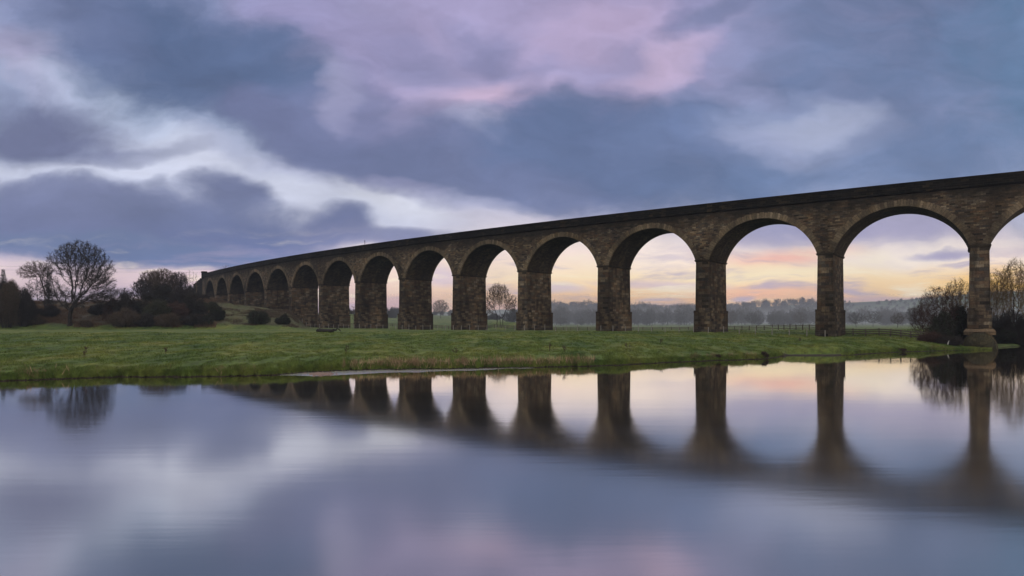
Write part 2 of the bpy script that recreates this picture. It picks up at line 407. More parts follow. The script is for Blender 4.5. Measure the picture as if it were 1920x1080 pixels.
def mound(px):   # height of the wooded bank on the left
    return np.interp(px, [-1800, -100, 0, 200, 380, 430, 470, 500, 540, 556, 572, 590], [10, 9.6, 9.4, 9.4, 9.9, 9.5, 8.6, 8.0, 7.2, 5.2, 2.4, 1.9])
RPX = [-1800, 380, 560, 700, 850, 1040, 1120, 1200, 1300, 1370, 1420, 1480, 1530, 1600, 1700, 1750, 1850, 1920, 2300, 3600]
RY = [575, 577, 590, 590, 588, 577, 579, 580, 584, 581, 575, 571, 572, 567, 562, 558, 549, 546, 540, 540]
def ground(x, Y):
    x = np.asarray(x, float); Y = np.asarray(Y, float)
    px = 960+F*x/Y
    d = Y-shore_D(px)
    top = np.interp(px, [-1800, 1650, 1720, 1745, 1790, 1830, 1862, 1890, 3600], [1.9, 1.95, 2.0, 1.75, 1.05, .55, .35, .9, 1.3])
    prof = np.interp(d, [-8, -1, -.15, .12, .5, 1.3, 4, 12, 30, 60], [-1.6, -.35, -.06, .16, .34, .55, .80, 1.12, 1.48, 1.9])
    profs = np.interp(d, [-8, -1, -.15, .15, 2.2, 2.9, 6, 12, 30, 60], [-1.6, -.35, -.06, .06, .18, .85, 1.0, 1.15, 1.48, 1.9])
    sc_ = sm(px, 1462, 1478)*(1-sm(px, 1575, 1610))
    prof = prof*(1-sc_)+profs*sc_
    G = np.where(prof > 0, prof*top/1.9, prof)
    lump = (fbm(x*.9, Y*.35, 4)-.5)*.36+(fbm(x*.13+9, Y*.09, 3)-.5)*.5
    G = G+lump*sm(d, 0, 5)*(1-.5*sm(d, 60, 100))*np.clip(top/1.9, .2, 1)
    # ground falls slightly behind the viaduct
    G = G-.95*sm(Y, 150, 200)*sm(px, 700, 900)*(1-sm(px, 1740, 1800))
    # bank on the left
    m = mound(px); ytop = np.interp(px, [0, 400, 560], [197, 205, 212])
    t = np.clip((Y-169)/(ytop-169), 0, 1); rise = t**.85
    G = G+np.maximum(m-1.9, 0)*rise*(1-.0*t)+(fbm(x*.22, Y*.22, 4)-.5)*1.6*sm(t, .02, .3)*(m > 2.2)
    # rolling field far behind the arches
    lf = (1-sm(px, 900, 1010))
    G = G+lf*(6.3-np.maximum(m-1.9, 0)*.0)*sm(Y, 250, 430)*(m < 9)
    mid = sm(px, 905, 925)*(1-sm(px, 985, 1010)); G = G+mid*2.4*sm(Y, 215, 250)*(1-sm(Y, 262, 400))
    # hill
    rid = CAMZ+(HOR-np.interp(px, RPX, RY))*2200/F
    G = G+(rid-4)*sm(Y, 950, 2200)*(1+.0*Y)+(fbm(x*.01, Y*.01, 4)-.5)*10*sm(Y, 950, 1500)
    return G

upx = np.concatenate([np.linspace(-1800, -60, 110, endpoint=False), np.linspace(-60, 1980, 1000), np.linspace(1984, 3600, 100)])
dd = np.concatenate([[-60, -25, -8, -4, -2, -1, -.5, -.15], np.arange(0, 8, .2), np.arange(8, 30, .35), np.arange(30, 60, .6), np.arange(60, 150, 1.1), np.arange(150, 260, 2.5), np.geomspace(262, 880, 60)])
PX, DDm = np.meshgrid(upx, dd)
SD = shore_D(upx)[None]
Yg = SD+DDm
far0 = 1000.
Yg = np.where(DDm > 200, Yg+(far0-(SD+880))*((DDm-200)/680), Yg)    # last row lies on one line
Yg = np.maximum(Yg, 1.0)
Xg = (PX-960)/F*Yg
Zg = ground(Xg, Yg)
def grid_mesh(name, X, Y, Z, smooth=True):
    r, c = X.shape
    i = np.arange((r-1)*(c-1)); a = (i//(c-1))*c+i % (c-1)
    q = np.stack([a, a+1, a+c+1, a+c], 1)
    return raw_mesh(name, np.stack([X, Y, Z], 2).reshape(-1, 3), quads=q, smooth=smooth)

def ground_mat():
    m, t = mat('meadow_ground')
    g = t.new('ShaderNodeNewGeometry'); p = g.outputs['Position']
    a = t.new('ShaderNodeAttribute'); a.attribute_name = 'cover'
    sx = t.new('ShaderNodeSeparateColor'); t.link(a.outputs[0], sx.inputs[0])
    mud, rough, farf = sx.outputs
    ps = t.mapping(p, scale=(1, .45, 1))
    n1 = t.noise(ps, .22, 5., .6); n2 = t.noise(ps, 1.6, 5., .65); n3 = t.noise(ps, 9., 3., .7)
    grass = t.ramp(n1, [(.32, (.034, .062, .011, 1)), (.5, (.066, .094, .016, 1)), (.68, (.112, .120, .024, 1))])
    grass = t.mix(1., grass, t.smooth(n2, .3, .7, .62, 1.3), 'MULTIPLY')
    grass = t.mix(1., grass, t.smooth(n3, .3, .7, .7, 1.3), 'MULTIPLY')
    grass = t.mix(t.smooth(n2, .66, .78, 0., .55), grass, (.11, .085, .035, 1))
    rg = t.ramp(t.noise(p, .25, 6., .65), [(.3, (.022, .020, .013, 1)), (.5, (.052, .038, .022, 1)), (.7, (.030, .042, .016, 1))])
    rg = t.mix(1., rg, t.smooth(n2, .3, .7, .7, 1.3), 'MULTIPLY')
    c = t.mix(rough, grass, rg)
    pat = t.new('ShaderNodeTexVoronoi'); t.link(t.mapping(p, scale=(1, .4, 1)), pat.inputs[0]); pat.inputs['Scale'].default_value = .012
    ff = t.ramp(pat.outputs[1], [(.2, (.05, .10, .03, 1)), (.5, (.085, .12, .045, 1)), (.8, (.045, .05, .03, 1))])
    ff = t.mix(t.smooth(t.noise(p, .02, 5., .7), .48, .56), ff, (.035, .033, .026, 1))
    c = t.mix(farf, c, ff)
    md = t.ramp(t.noise(p, 2.5, 5., .7), [(.3, (.010, .008, .005, 1)), (.6, (.026, .019, .012, 1)), (.8, (.06, .045, .028, 1))])
    c = t.mix(t.smooth(t.math('ADD', mud, t.math('MULTIPLY', t.math('SUBTRACT', n2, .5), .9)), .42, .62), c, md)
    t.link(c, t.bsdf.inputs['Base Color']); t.bsdf.inputs['Roughness'].default_value = .95
    h = t.math('ADD', t.math('MULTIPLY', n2, 1.), t.math('MULTIPLY', n3, .35))
    b = t.new('ShaderNodeBump'); b.inputs['Strength'].default_value = .8; b.inputs['Distance'].default_value = .22
    t.link(h, b.inputs['Height']); t.link(b.outputs[0], t.bsdf.inputs['Normal'])
    return m
M_GROUND = ground_mat()
def cover(me, X, Y):
    X = X.reshape(-1); Y = Y.reshape(-1); px = 960+F*X/Y; d = Y-shore_D(px)
    scar = sm(px, 1462, 1478)*(1-sm(px, 1570, 1600))
    mud = 1-sm(d, .0, .55+2.6*scar)
    mud = np.where((px > 1180) & (scar < .02), 1-sm(d, -.1, .25), mud)
    rough = sm(Y, 170.5, 176)*(1-sm(px, 572, 600))*(mound(px) > 1.95)*(.7+.3*(1-sm(px, 400, 430)))
    farf = sm(Y, 600, 800)
    at = me.attributes.new('cover', 'FLOAT_COLOR', 'POINT')
    at.data.foreach_set('color', np.stack([mud, rough, farf, np.ones_like(mud)], 1).astype(np.float32).reshape(-1))
me = grid_mesh('ground', Xg, Yg, Zg); cover(me, Xg, Yg)
tag(link('ground', me, M_GROUND), kind='structure')
Yh = np.concatenate([np.geomspace(far0, 2200, 50), [2300, 2500, 3000, 3600]])[:, None]*np.ones((1, 420))
pxh = np.linspace(-1800, 3600, 420)[None]*np.ones_like(Yh)
Xh = (pxh-960)/F*Yh; Zh = ground(Xh, np.minimum(Yh, 2200))-np.maximum(Yh-2200, 0)*.03
# one shared line with the near sheet
me = grid_mesh('hill', Xh, Yh, Zh); cover(me, Xh, Yh)
tag(link('hill', me, M_GROUND), kind='structure')

# ------------------------------------------------------------------ water
def water_mat(name, streak=1., rough=(.035, .11)):
    m, t = mat(name); t.n.remove(t.bsdf)
    g = t.new('ShaderNodeNewGeometry'); p = g.outputs['Position']
    sp = t.new('ShaderNodeSeparateXYZ'); t.link(p, sp.inputs[0])
    rp = t.mapping(p, rot=(0, 0, R(-24)), scale=(.22, 1.7, 1))
    r1 = t.noise(rp, 1.1, 4., .55, dist=.4); r2 = t.noise(t.mapping(p, rot=(0, 0, R(-14)), scale=(.06, .42, 1)), .8, 4.)
    h = t.math('ADD', t.math('MULTIPLY', r1, .5), t.math('MULTIPLY', r2, 1.2))
    b = t.new('ShaderNodeBump'); b.inputs['Strength'].default_value = .13*streak; b.inputs['Distance'].default_value = .02
    t.link(h, b.inputs['Height'])
    # swirled current: a little glassier by the far bank than in the open stream
    rr = t.smooth(t.math('ADD', sp.outputs[1], t.math('MULTIPLY', t.noise(rp, .22, 4., .6), 26.)), 22., 62., rough[1], rough[0])
    gl = t.new('ShaderNodeBsdfGlossy'); t.link(rr, gl.inputs['Roughness']); t.link(b.outputs[0], gl.inputs['Normal'])
    gl.inputs['Color'].default_value = (.95, .92, .87, 1)
    df = t.new('ShaderNodeBsdfDiffuse'); df.inputs['Color'].default_value = (.04, .037, .032, 1)
    lw = t.new('ShaderNodeLayerWeight'); lw.inputs['Blend'].default_value = .5
    f = t.smooth(lw.outputs['Facing'], .45, .93, .48, .95)
    mx = t.new('ShaderNodeMixShader'); t.link(f, mx.inputs[0]); t.link(df.outputs[0], mx.inputs[1]); t.link(gl.outputs[0], mx.inputs[2])
    t.link(mx.outputs[0], t.n['Material Output'].inputs[0])
    return m
M_WATER = water_mat('river_water')
w = MB(); w.quad([(-260, -60, 0), (330, -60, 0), (330, 130, 0), (-260, 130, 0)])
tag(w.build('river_water', M_WATER), kind='structure')
w = MB(); q0 = None                                      # ruffled shallows along the bank
for px in np.arange(522, 1012, 8.):
    yb = np.interp(px, [522, 600, 660, 800, 900, 1010], [704, 704, 702, 697.2, 694.6, 689.3]); Ya = F*CAMZ/(yb-HOR); Yb = float(shore_D(np.array(px)))+.1
    Ya = min(Ya+2.2*float(fbm(np.array(px/26.), np.array(2.2), 4)-.5), Yb-.05)
    q1 = (((px-960)/F*Ya, Ya, .004), ((px-960)/F*Yb, Yb, .004))
    if q0: w.quad([q0[0], q1[0], q1[1], q0[1]])
    q0 = q1
tag(w.build('river_shallows', water_mat('ruffled_shallows', 4., (.24, .24))), kind='structure')

# ================================================================== viaduct
S = 11.25
X0, Z0, TH, KC, PM, HW = 6.1405*S, 8.7867*S, .5955, .0138/S, 1.8647*S, .8483*S
def arc(s, off):
    a = TH+KC*s
    return X0-(np.sin(a)-np.sin(TH))/KC+np.sin(a)*off, Z0-(np.cos(a)-np.cos(TH))/KC+np.cos(a)*off
SPR, CRN, SB, ST_, PT = CAMZ+S, CAMZ+1.595*S, CAMZ+1.755*S, CAMZ+1.79*S, CAMZ+1.915*S
HALF = (PM-2.55)/2; RISE = CRN-SPR; RAD = (HALF**2+RISE**2)/(2*RISE); CZ = CRN-RAD
PHI = math.asin(HALF/RAD); RT = .95
KMIN, KMAX = -2, 14
OFF0, OFF1 = .12, HW-.12
via = empty('railway_viaduct', (X0, Z0, 0))
tag(via, 'long curved sandstone railway viaduct with tall round arches crossing the meadow', 'viaduct')
inv = Matrix.Translation((-X0, -Z0, 0))
def vpart(name, mb, m, smooth=False):
    mb.v = [(x-X0, y-Z0, z) for x, y, z in mb.v]
    return mb.build(name, m, via, smooth)
def P3(s, off, z): x, y = arc(s, off); return (float(x), float(y), float(z))
def low(s, k):
    """underside of the wall at arc length s; k is the span index (between pier k and k+1)"""
    x = abs(s-(k+.5)*PM)
    if x >= HALF: return SPR
    return max(SPR, CZ+math.sqrt(max(0, (RAD+.3)**2-x*x)))
for k in range(KMIN, KMAX):
    c = (k+.5)*PM
    n = 26
    ss = sorted(set([c-PM/2, c+PM/2, c-HALF, c+HALF]+[c+RAD*math.sin(-PHI+2*PHI*i/n) for i in range(n+1)]))
    for side in (0, 1):
        w = MB(); off = OFF1 if side else OFF0
        for a, b in zip(ss[:-1], ss[1:]):
            za, zb = low(a, k), low(b, k)
            if abs(a-(c+HALF)) < 1e-6: za = SPR
            q = [P3(a, off, za), P3(b, off, zb), P3(b, off, SB), P3(a, off, SB)]
            uvq = [(a, za), (b, zb), (b, SB), (a, SB)]
            if not side: q.reverse(); uvq.reverse()
            w.quad(q, uvq)
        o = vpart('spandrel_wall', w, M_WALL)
        # arch ring, proud of the wall
        w = MB(); o1 = off-.07 if not side else off+.07; nn = 40
        for i in range(nn):
            A = [-PHI+2*PHI*(i+j)/nn for j in (0, 1)]
            pt = lambda t, r, o_: P3(c+r*math.sin(t), o_, CZ+r*math.cos(t))
            uva = lambda t, r: (RAD*t+200, r-RAD+1.)
            t0, t1 = A; r0, r1 = RAD, RAD+RT+.10*((i//1) % 2)
            w.quad([pt(t0, r0, o1), pt(t1, r0, o1), pt(t1, r1, o1), pt(t0, r1, o1)], [uva(t0, r0), uva(t1, r0), uva(t1, r1), uva(t0, r1)])
            w.quad([pt(t0, r1, o1), pt(t1, r1, o1), pt(t1, r1, off), pt(t0, r1, off)], [(0, 0)]*4)
            w.quad([pt(t0, r0, off+.3*(1-2*side)), pt(t1, r0, off+.3*(1-2*side)), pt(t1, r0, o1), pt(t0, r0, o1)], [uva(t0, 0), uva(t1, 0), uva(t1, .3), uva(t0, .3)])
        ring = vpart('arch_ring', w, M_RING)
    w = MB(); nn = 36
    for i in range(nn):
        t0, t1 = -PHI+2*PHI*i/nn, -PHI+2*PHI*(i+1)/nn
        pt = lambda t, o_: P3(c+RAD*math.sin(t), o_, CZ+RAD*math.cos(t))
        w.quad([pt(t0, OFF0+.29), pt(t1, OFF0+.29), pt(t1, OFF1-.29), pt(t0, OFF1-.29)], [(0, RAD*t0), (0, RAD*t1), (HW, RAD*t1), (HW, RAD*t0)])
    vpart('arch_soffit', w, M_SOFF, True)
# bands, parapets, track bed
def strip(name, m, prof, s0, s1, ds=5.25):
    """sweep a closed profile of (off, z) along the arc"""
    w = MB(); N = int((s1-s0)/ds)+1; sv_ = [s0+(s1-s0)*i/N for i in range(N+1)]
    per = [0]
    for i in range(len(prof)):
        a, b = prof[i], prof[(i+1) % len(prof)]; per.append(per[-1]+math.hypot(a[0]-b[0], a[1]-b[1]))
    for a, b in zip(sv_[:-1], sv_[1:]):
        for i in range(len(prof)):
            p, q = prof[i], prof[(i+1) % len(prof)]
            w.quad([P3(a, *p), P3(a, *q), P3(b, *q), P3(b, *p)], [(a, per[i]), (a, per[i+1]), (b, per[i+1]), (b, per[i])])
    for s_ in (s0, s1): w.quad([P3(s_, *p) for p in prof], [(p[0], p[1]) for p in prof])
    return vpart(name, w, m)
SA, SE = KMIN*PM, KMAX*PM+2
for side in (0, 1):
    f = (lambda o: o) if not side else (lambda o: HW-o)
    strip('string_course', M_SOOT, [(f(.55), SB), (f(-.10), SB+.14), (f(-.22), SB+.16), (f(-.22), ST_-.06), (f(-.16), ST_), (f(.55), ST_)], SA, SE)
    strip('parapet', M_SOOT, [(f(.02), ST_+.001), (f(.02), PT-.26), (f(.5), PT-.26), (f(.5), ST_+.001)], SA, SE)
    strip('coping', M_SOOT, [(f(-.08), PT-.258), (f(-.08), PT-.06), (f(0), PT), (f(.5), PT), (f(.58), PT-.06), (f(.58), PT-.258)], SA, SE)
strip('track_bed', M_BARK, [(.56, SB+.05), (.56, ST_-.02), (HW-.56, ST_-.02), (HW-.56, SB+.05)], SA, SE)
# piers
def pier_meshes():
    d = {}
    w = MB(); n = 12
    zs = np.linspace(6.0, SPR-.32, n)
    w.box(-1.30, 1.30, .14, HW-.14, 6.0, SPR-.32, .10, .06, (40, 0)); d['shaft'] = (w, M_PIER)
    w = MB(); w.box(-1.52, 1.52, -.14, HW+.14, -1., 5.62, .03, .03, (7, 0)); w.box(-1.55, 1.55, -.17, HW+.17, 5.62, 6.02, .04, .04, (3, 0)); d['plinth'] = (w, M_PIER)
    w = MB(); w.box(-1.33, 1.33, .10, HW-.10, SPR-.33, SPR-.16, -.06, -.06); w.box(-1.43, 1.43, .0, HW, SPR-.16, SPR+.005, 0, 0); d['impost'] = (w, M_BAND)
    return d
first = {}
for k in range(KMIN, KMAX+1):
    s_ = k*PM; x, y = arc(s_, 0); a = TH+KC*s_
    root = empty('pier', (float(x)-X0, float(y)-Z0, 0), -a); root.parent = via
    for nm, (w, m) in (pier_meshes() if not first else {}).items():
        first[nm] = raw_mesh(nm, w.v, faces=w.f, uvs=w.uv); first[nm].materials.append(m)
    for nm, me in first.items():
        o = link(nm, me, None, root)
    if k == 0:
        w = MB(); w.box(-2.0, 2.0, -.75, HW+.7, 2.45, 2.9, .3, .25, (0, 5)); w.box(-1.95, 1.95, -.55, HW+.5, 2.05, 2.42, 0, 0, (9, 0))
        w.build('cap_course', M_CAP, root)
        vv = []; ff = []; nu, nv = 26, 10                     # rounded cutwater facing the river
        for j in range(nv+1):
            e = j/nv*math.pi/2
            for i in range(nu+1):
                t = math.pi*i/nu; rr = math.cos(e)
                vv.append((2.0*math.cos(t)*rr*1.0, -.58-1.7*math.sin(e)*.999, 2.36*math.sin(t)*rr-.02))
        for j in range(nv):
            for i in range(nu): a0 = j*(nu+1)+i; ff.append((a0, a0+1, a0+nu+2, a0+nu+1))
        me = raw_mesh('cutwater', vv, faces=ff, smooth=True)
        ul = me.uv_layers.new(name='UVMap')
        for lp in me.loops: v = me.vertices[lp.vertex_index].co; ul.data[lp.index].uv = (v.x, v.z-v.y*.5)
        link('cutwater', me, M_CUT, root)
        w = MB()                                              # worn rim over the rounded end
        for i in range(24):
            t0, t1 = math.pi*i/24, math.pi*(i+1)/24
            pt = lambda t, r, yy: (r*math.cos(t)*.86, yy, r*math.sin(t)-.02)
            w.quad([pt(t0, 2.36, -.62), pt(t1, 2.36, -.62), pt(t1, 2.56, -.62), pt(t0, 2.56, -.62)], [(t0*2.4, 0), (t1*2.4, 0), (t1*2.4, .3), (t0*2.4, .3)])
            w.quad([pt(t0, 2.56, -.62), pt(t1, 2.56, -.62), pt(t1, 2.56, -.1), pt(t0, 2.56, -.1)], [(t0*2.4, 0), (t1*2.4, 0), (t1*2.4, .3), (t0*2.4, .3)])
        w.build('cutwater_rim', M_RIM, root)
# abutment at the far end with its end pillar and wing wall
s_ = KMAX*PM
w = MB(); x, y = arc(s_+3.2, 0); a = TH+KC*s_
ab = empty('abutment', (float(x)-X0, float(y)-Z0, 0), -a); ab.parent = via
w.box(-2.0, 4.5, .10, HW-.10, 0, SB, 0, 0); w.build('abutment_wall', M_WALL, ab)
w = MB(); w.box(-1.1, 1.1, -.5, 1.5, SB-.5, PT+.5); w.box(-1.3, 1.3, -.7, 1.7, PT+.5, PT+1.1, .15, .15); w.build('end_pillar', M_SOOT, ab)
w = MB()
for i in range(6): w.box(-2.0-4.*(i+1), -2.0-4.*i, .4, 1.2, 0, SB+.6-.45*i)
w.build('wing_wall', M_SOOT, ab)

# ================================================================== trees and scrub
def colonize(att, start, step=.7, infl=6., kill=1.3, iters=120, jit=.15, seed=0, up=.05):
    r = np.random.default_rng(seed)
    nodes = [np.array(p, float) for p in start]; par = [max(0, i-1) for i in range(len(start))]; par[0] = -1
    A = att.copy(); N = np.array(nodes)
    D = np.full(len(A), 1e9); I = np.zeros(len(A), int)
    def upd(i0):
        NN = np.array(nodes[i0:])
        dd_ = np.linalg.norm(A[:, None]-NN[None], axis=2); j = dd_.argmin(1); m_ = dd_[np.arange(len(A)), j]
        b = m_ < D; D[b] = m_[b]; I[b] = j[b]+i0
    upd(0)
    for it in range(iters):
        keep = D > kill; A = A[keep]; D = D[keep]; I = I[keep]
        if not len(A): break
        act = D < (infl if it > 12 else infl*3)
        if not act.any(): break
        u, inv_ = np.unique(I[act], return_inverse=True)
        dirs = A[act]-np.array(nodes)[I[act]]; dirs /= np.linalg.norm(dirs, axis=1, keepdims=True)
        sd_ = np.zeros((len(u), 3)); np.add.at(sd_, inv_, dirs)
        i0 = len(nodes)
        for n_, v in zip(u, sd_):
            v = v/(np.linalg.norm(v)+1e-6)+r.normal(0, jit, 3)+np.array([0, 0, up]); v /= np.linalg.norm(v)
            nodes.append(nodes[n_]+v*step); par.append(int(n_))
        upd(i0)
        if len(nodes) > 15000: break
    return np.array(nodes), np.array(par)

def crown_pts(lobes, n, seed):
    """points inside a union of ellipsoids, crowded towards their skins"""
    r = np.random.default_rng(seed); vol = np.array([l[3]*l[4]*l[5] for l in lobes]); vol = vol/vol.sum(); out = []
    for l, f in zip(lobes, vol):
        m = int(n*f)+1; d = r.normal(size=(m, 3)); d /= np.linalg.norm(d, axis=1, keepdims=True)
        out.append(np.array(l[:3])+d*(r.random((m, 1))**.38)*np.array(l[3:6]))
    return np.concatenate(out)

def tree(name, lobes, h0, n=1500, step=.7, kill=1.4, tip=.016, expo=2.25, twigs=3, tl=(.4, 1.), tw=.013, seed=1, stems=None, mb=M_BARK, mt=M_TWIG, jit=.2, flare=1.5, thick=.07, lean=(0, 0), rmax=None):
    r = np.random.default_rng(seed)
    att = crown_pts(lobes, n, seed)
    stems = stems or [(0, 0)]
    allp = []; tw_p = []
    seg = {'trunk': [], 'crown': []}; tr_ = []
    for si, (sx, sy) in enumerate(stems):
        a = att if len(stems) == 1 else att[np.argmin([np.hypot(att[:, 0]-q[0]*2.2, att[:, 1]-q[1]*2.2) for q in stems], 0) == si]
        if len(a) < 5: continue
        hh = h0*(1 if len(stems) == 1 else r.uniform(.6, 1.1)); ns = max(2, int(hh/step))
        st0 = [(sx+lean[0]*i/ns+(r.normal(0, .05) if i else 0), sy+lean[1]*i/ns+(r.normal(0, .05) if i else 0), hh*i/ns) for i in range(ns+1)]
        N, Pn = colonize(a, st0, step, step*7, kill, seed=seed+si, jit=jit)
        rad = np.full(len(N), 0.); cnt = np.zeros(len(N)); tips = np.ones(len(N), bool); tips[Pn[Pn >= 0]] = False
        acc = np.where(tips, tip**expo, 0.)
        for i in range(len(N)-1, 0, -1): acc[Pn[i]] += acc[i]
        rad = np.maximum(acc, tip**expo)**(1/expo)
        if rmax: rad = np.where(rad > rmax, rmax+(rad-rmax)*.25, rad)
        i = np.arange(1, len(N)); p = Pn[i]
        r0 = rad[p].copy(); r0 = np.minimum(r0, rad[i]*1.35+.01); r1 = rad[i]
        z = N[p][:, 2]; fl = 1+(flare-1)*np.clip(1-z/1.6, 0, 1)**2; r0 = r0*fl
        thickm = r1 > thick
        for key, msk, nn in (('trunk', thickm, 6), ('crown', ~thickm, 3)):
            if msk.any(): (tr_ if key == 'trunk' else seg[key]).append(tubes(N[p][msk], N[i][msk]+(N[i]-N[p])[msk]*.04, r0[msk], r1[msk], nn))
        # fine twigs
        src = np.where((rad[i] < thick*.8))[0]
        if twigs and len(src):
            k = np.repeat(i[src], twigs); base = N[k]; par_ = N[Pn[k]]
            base = par_+(base-par_)*r.random((len(k), 1))
            d = (N[k]-N[Pn[k]]); d /= np.linalg.norm(d, axis=1, keepdims=True)
            d = d*.8+r.normal(0, .65, d.shape)+np.array([0, 0, .12]); d /= np.linalg.norm(d, axis=1, keepdims=True)
            L = r.uniform(*tl, (len(k), 1)); e = base+d*L
            seg['crown'].append(tubes(base, e, np.full(len(k), tw), np.full(len(k), tw*.5), 3))
            b2 = base+(e-base)*r.uniform(.3, .9, (len(k), 1)); d2 = d+r.normal(0, .7, d.shape); d2 /= np.linalg.norm(d2, axis=1, keepdims=True)
            seg['crown'].append(tubes(b2, b2+d2*L*.6, np.full(len(k), tw*.8), np.full(len(k), tw*.4), 3))
    root = empty(name)
    for v, q in tr_: link('trunk', raw_mesh('trunk', v, quads=q, smooth=True), mb, root)
    for key, m in (('crown', mt),):
        if seg[key]:
            v, q = join(seg[key]); link(key, raw_mesh(key, v, quads=q, smooth=(key == 'trunk')), m, root)
    return root

def shrub(name, lobes, n, mt, leaf=None, nl=0, L=(.4, .9), wd=.02, seed=1, stems=24, up=.35):
    """a mound of twigs: slivers crowding the skin of some lobes, over stems from the base, with small leaves if any"""
    r = np.random.default_rng(seed); big = list(lobes); lobes = []
    for l in big:                                            # break each mass into uneven smaller heads
        lobes.append((l[0], l[1], l[2]*.8, l[3]*.6, l[4]*.6, l[5]*.62))
        for _ in range(9):
            a_, e_ = r.random()*6.283, r.uniform(-.3, 1.35); f_ = r.uniform(.18, .5)
            lobes.append((l[0]+math.cos(a_)*math.cos(e_)*l[3]*.75, l[1]+math.sin(a_)*math.cos(e_)*l[4]*.75, l[2]+math.sin(e_)*l[5]*.75, l[3]*f_, l[4]*f_, l[5]*f_*r.uniform(.8, 1.3)))
    pts = crown_pts(lobes, n, seed); pts = pts[pts[:, 2] > .05]
    c = np.mean([l[:3] for l in lobes], 0)
    d = (pts-c*np.array([1, 1, .3])); d /= np.linalg.norm(d, axis=1, keepdims=True)+1e-6
    d = d*.6+r.normal(0, .55, d.shape)+np.array([0, 0, up]); d /= np.linalg.norm(d, axis=1, keepdims=True)
    ln = r.uniform(*L, (len(pts), 1))*(1+1.3*(r.random((len(pts), 1)) > .88)); wv_ = r.uniform(.6, 1.4, len(pts))*wd
    parts = [tubes(pts-d*ln*.5, pts+d*ln*.5, wv_, wv_*.4, 3)]
    root = empty(name)
    k = r.integers(0, len(pts), stems*3); tgt = pts[k]; base = np.stack([tgt[:, 0]*.35, tgt[:, 1]*.35, np.zeros(len(k))], 1)
    midp = (base+tgt)/2+r.normal(0, .15, base.shape)
    sv_, sq = join([tubes(base, midp, np.full(len(k), .05), np.full(len(k), .035)), tubes(midp, tgt, np.full(len(k), .035), np.full(len(k), .015))])
    link('stems', raw_mesh('stems', sv_, quads=sq), M_BARK, root)
    v, q = join(parts)
    link('twigs', raw_mesh('twigs', v, quads=q), mt, root)
    if nl:
        p = crown_pts(lobes, nl, seed+5); p = p[p[:, 2] > .05]; m = len(p)
        a = r.normal(size=(m, 3)); a /= np.linalg.norm(a, axis=1, keepdims=True); b = np.cross(a, r.normal(size=(m, 3))); b /= np.linalg.norm(b, axis=1, keepdims=True)
        s_ = r.uniform(.06, .15, (m, 1)); V4 = np.stack([p-a*s_, p-b*s_*.6, p+a*s_, p+b*s_*.6], 1).reshape(-1, 3)
        link('leaves', raw_mesh('leaves', V4, quads=np.arange(m*4).reshape(-1, 4)), leaf, root)
    return root

def conifer(name, h, rad, seed):
    r = np.random.default_rng(seed); p0 = []; p1 = []
    for z in np.arange(.6, h-.2, .32):
        R_ = rad*(1-z/h)**.8*r.uniform(.75, 1.15)
        for a in r.random(9)*6.283:
            L = R_*r.uniform(.7, 1.1); b = np.array([0, 0, z]); e = np.array([math.cos(a)*L, math.sin(a)*L, z-.25*L+.1])
            for t in np.linspace(.15, 1, 9):
                q = b+(e-b)*t
                for s_ in (-1, 1):
                    dd_ = np.array([math.cos(a+s_*1.1), math.sin(a+s_*1.1), -.35])*.42*(1.15-t*.6); p0.append(q); p1.append(q+dd_+r.normal(0, .05, 3))
    root = empty(name); v, q = tubes(p0, p1, np.full(len(p0), .05), np.full(len(p0), .02)); link('crown', raw_mesh('crown', v, quads=q), M_EVER, root)
    v, q = tubes([(0, 0, 0)], [(0, 0, h)], [.03*h/2.2], [.02], 7); link('trunk', raw_mesh('trunk', v, quads=q), M_BARK, root)
    return root

def at(px, Y, dz=-.15):
    x = (px-960)/F*Y; return (x, Y, float(ground(x, Y))+dz)
def put(o, px, Y, dz=-.15, rz=0, s=1.): o.location = at(px, Y, dz); o.rotation_euler = (0, 0, rz); o.scale = (s, s, s); return o
def htop(px, Y, ytop):   # height a thing needs to reach photo row ytop
    return CAMZ+(HOR-ytop)*Y/F-at(px, Y)[2]

# --- the big oak on the left, its crown in lobes (local metres, trunk at 0)
YO = 172.; k_ = YO/F
H = htop(131, YO, 448)
def L_(px, y, rx, ry, dy=0, depth=None): return ((px-131)*k_, dy, H-(y-448)*k_, rx*k_, (depth or rx)*k_, ry*k_)
oak = tree('oak_tree', [L_(152, 478, 40, 29), L_(120, 490, 30, 28), L_(182, 500, 32, 28), L_(190, 530, 28, 18), L_(150, 520, 38, 26, 3), L_(108, 522, 18, 22, -3), L_(165, 556, 45, 12), L_(98, 548, 22, 12), L_(150, 573, 26, 8, -3), L_(203, 548, 20, 12), L_(92, 564, 22, 8), L_(192, 566, 26, 8, 2)],
           3.2, 7000, .45, .75, tip=.017, expo=1.95, twigs=6, tl=(.35, .8), tw=.022, seed=11, jit=.26, flare=1.6, rmax=.85)
tag(put(oak, 131, YO), 'large bare spreading oak standing alone at the foot of the left bank', 'tree')
Y2 = 181.
k_ = Y2/F; H = htop(84, Y2, 487)
t2 = tree('oak_tree', [((68-84)*k_, 0, H-18*k_, 24*k_, 3, 17*k_), ((50-84)*k_, 0, H-24*k_, 17*k_, 2.5, 13*k_), ((84-84)*k_, 0, H-20*k_, 12*k_, 2.5, 14*k_)], H*.42, 3000, .42, .75, tip=.017, expo=2.12, twigs=6, tl=(.35, .8), tw=.02, seed=21, mt=M_TWIGB, rmax=.3)
tag(put(t2, 84, Y2), 'smaller bare tree with a dense rounded brown crown, left of the large oak', 'tree')
c1 = conifer('fir_tree', htop(6, 205, 503), 2.6, 5); tag(put(c1, 6, 205), 'narrow dark fir at the left edge of the view', 'tree')
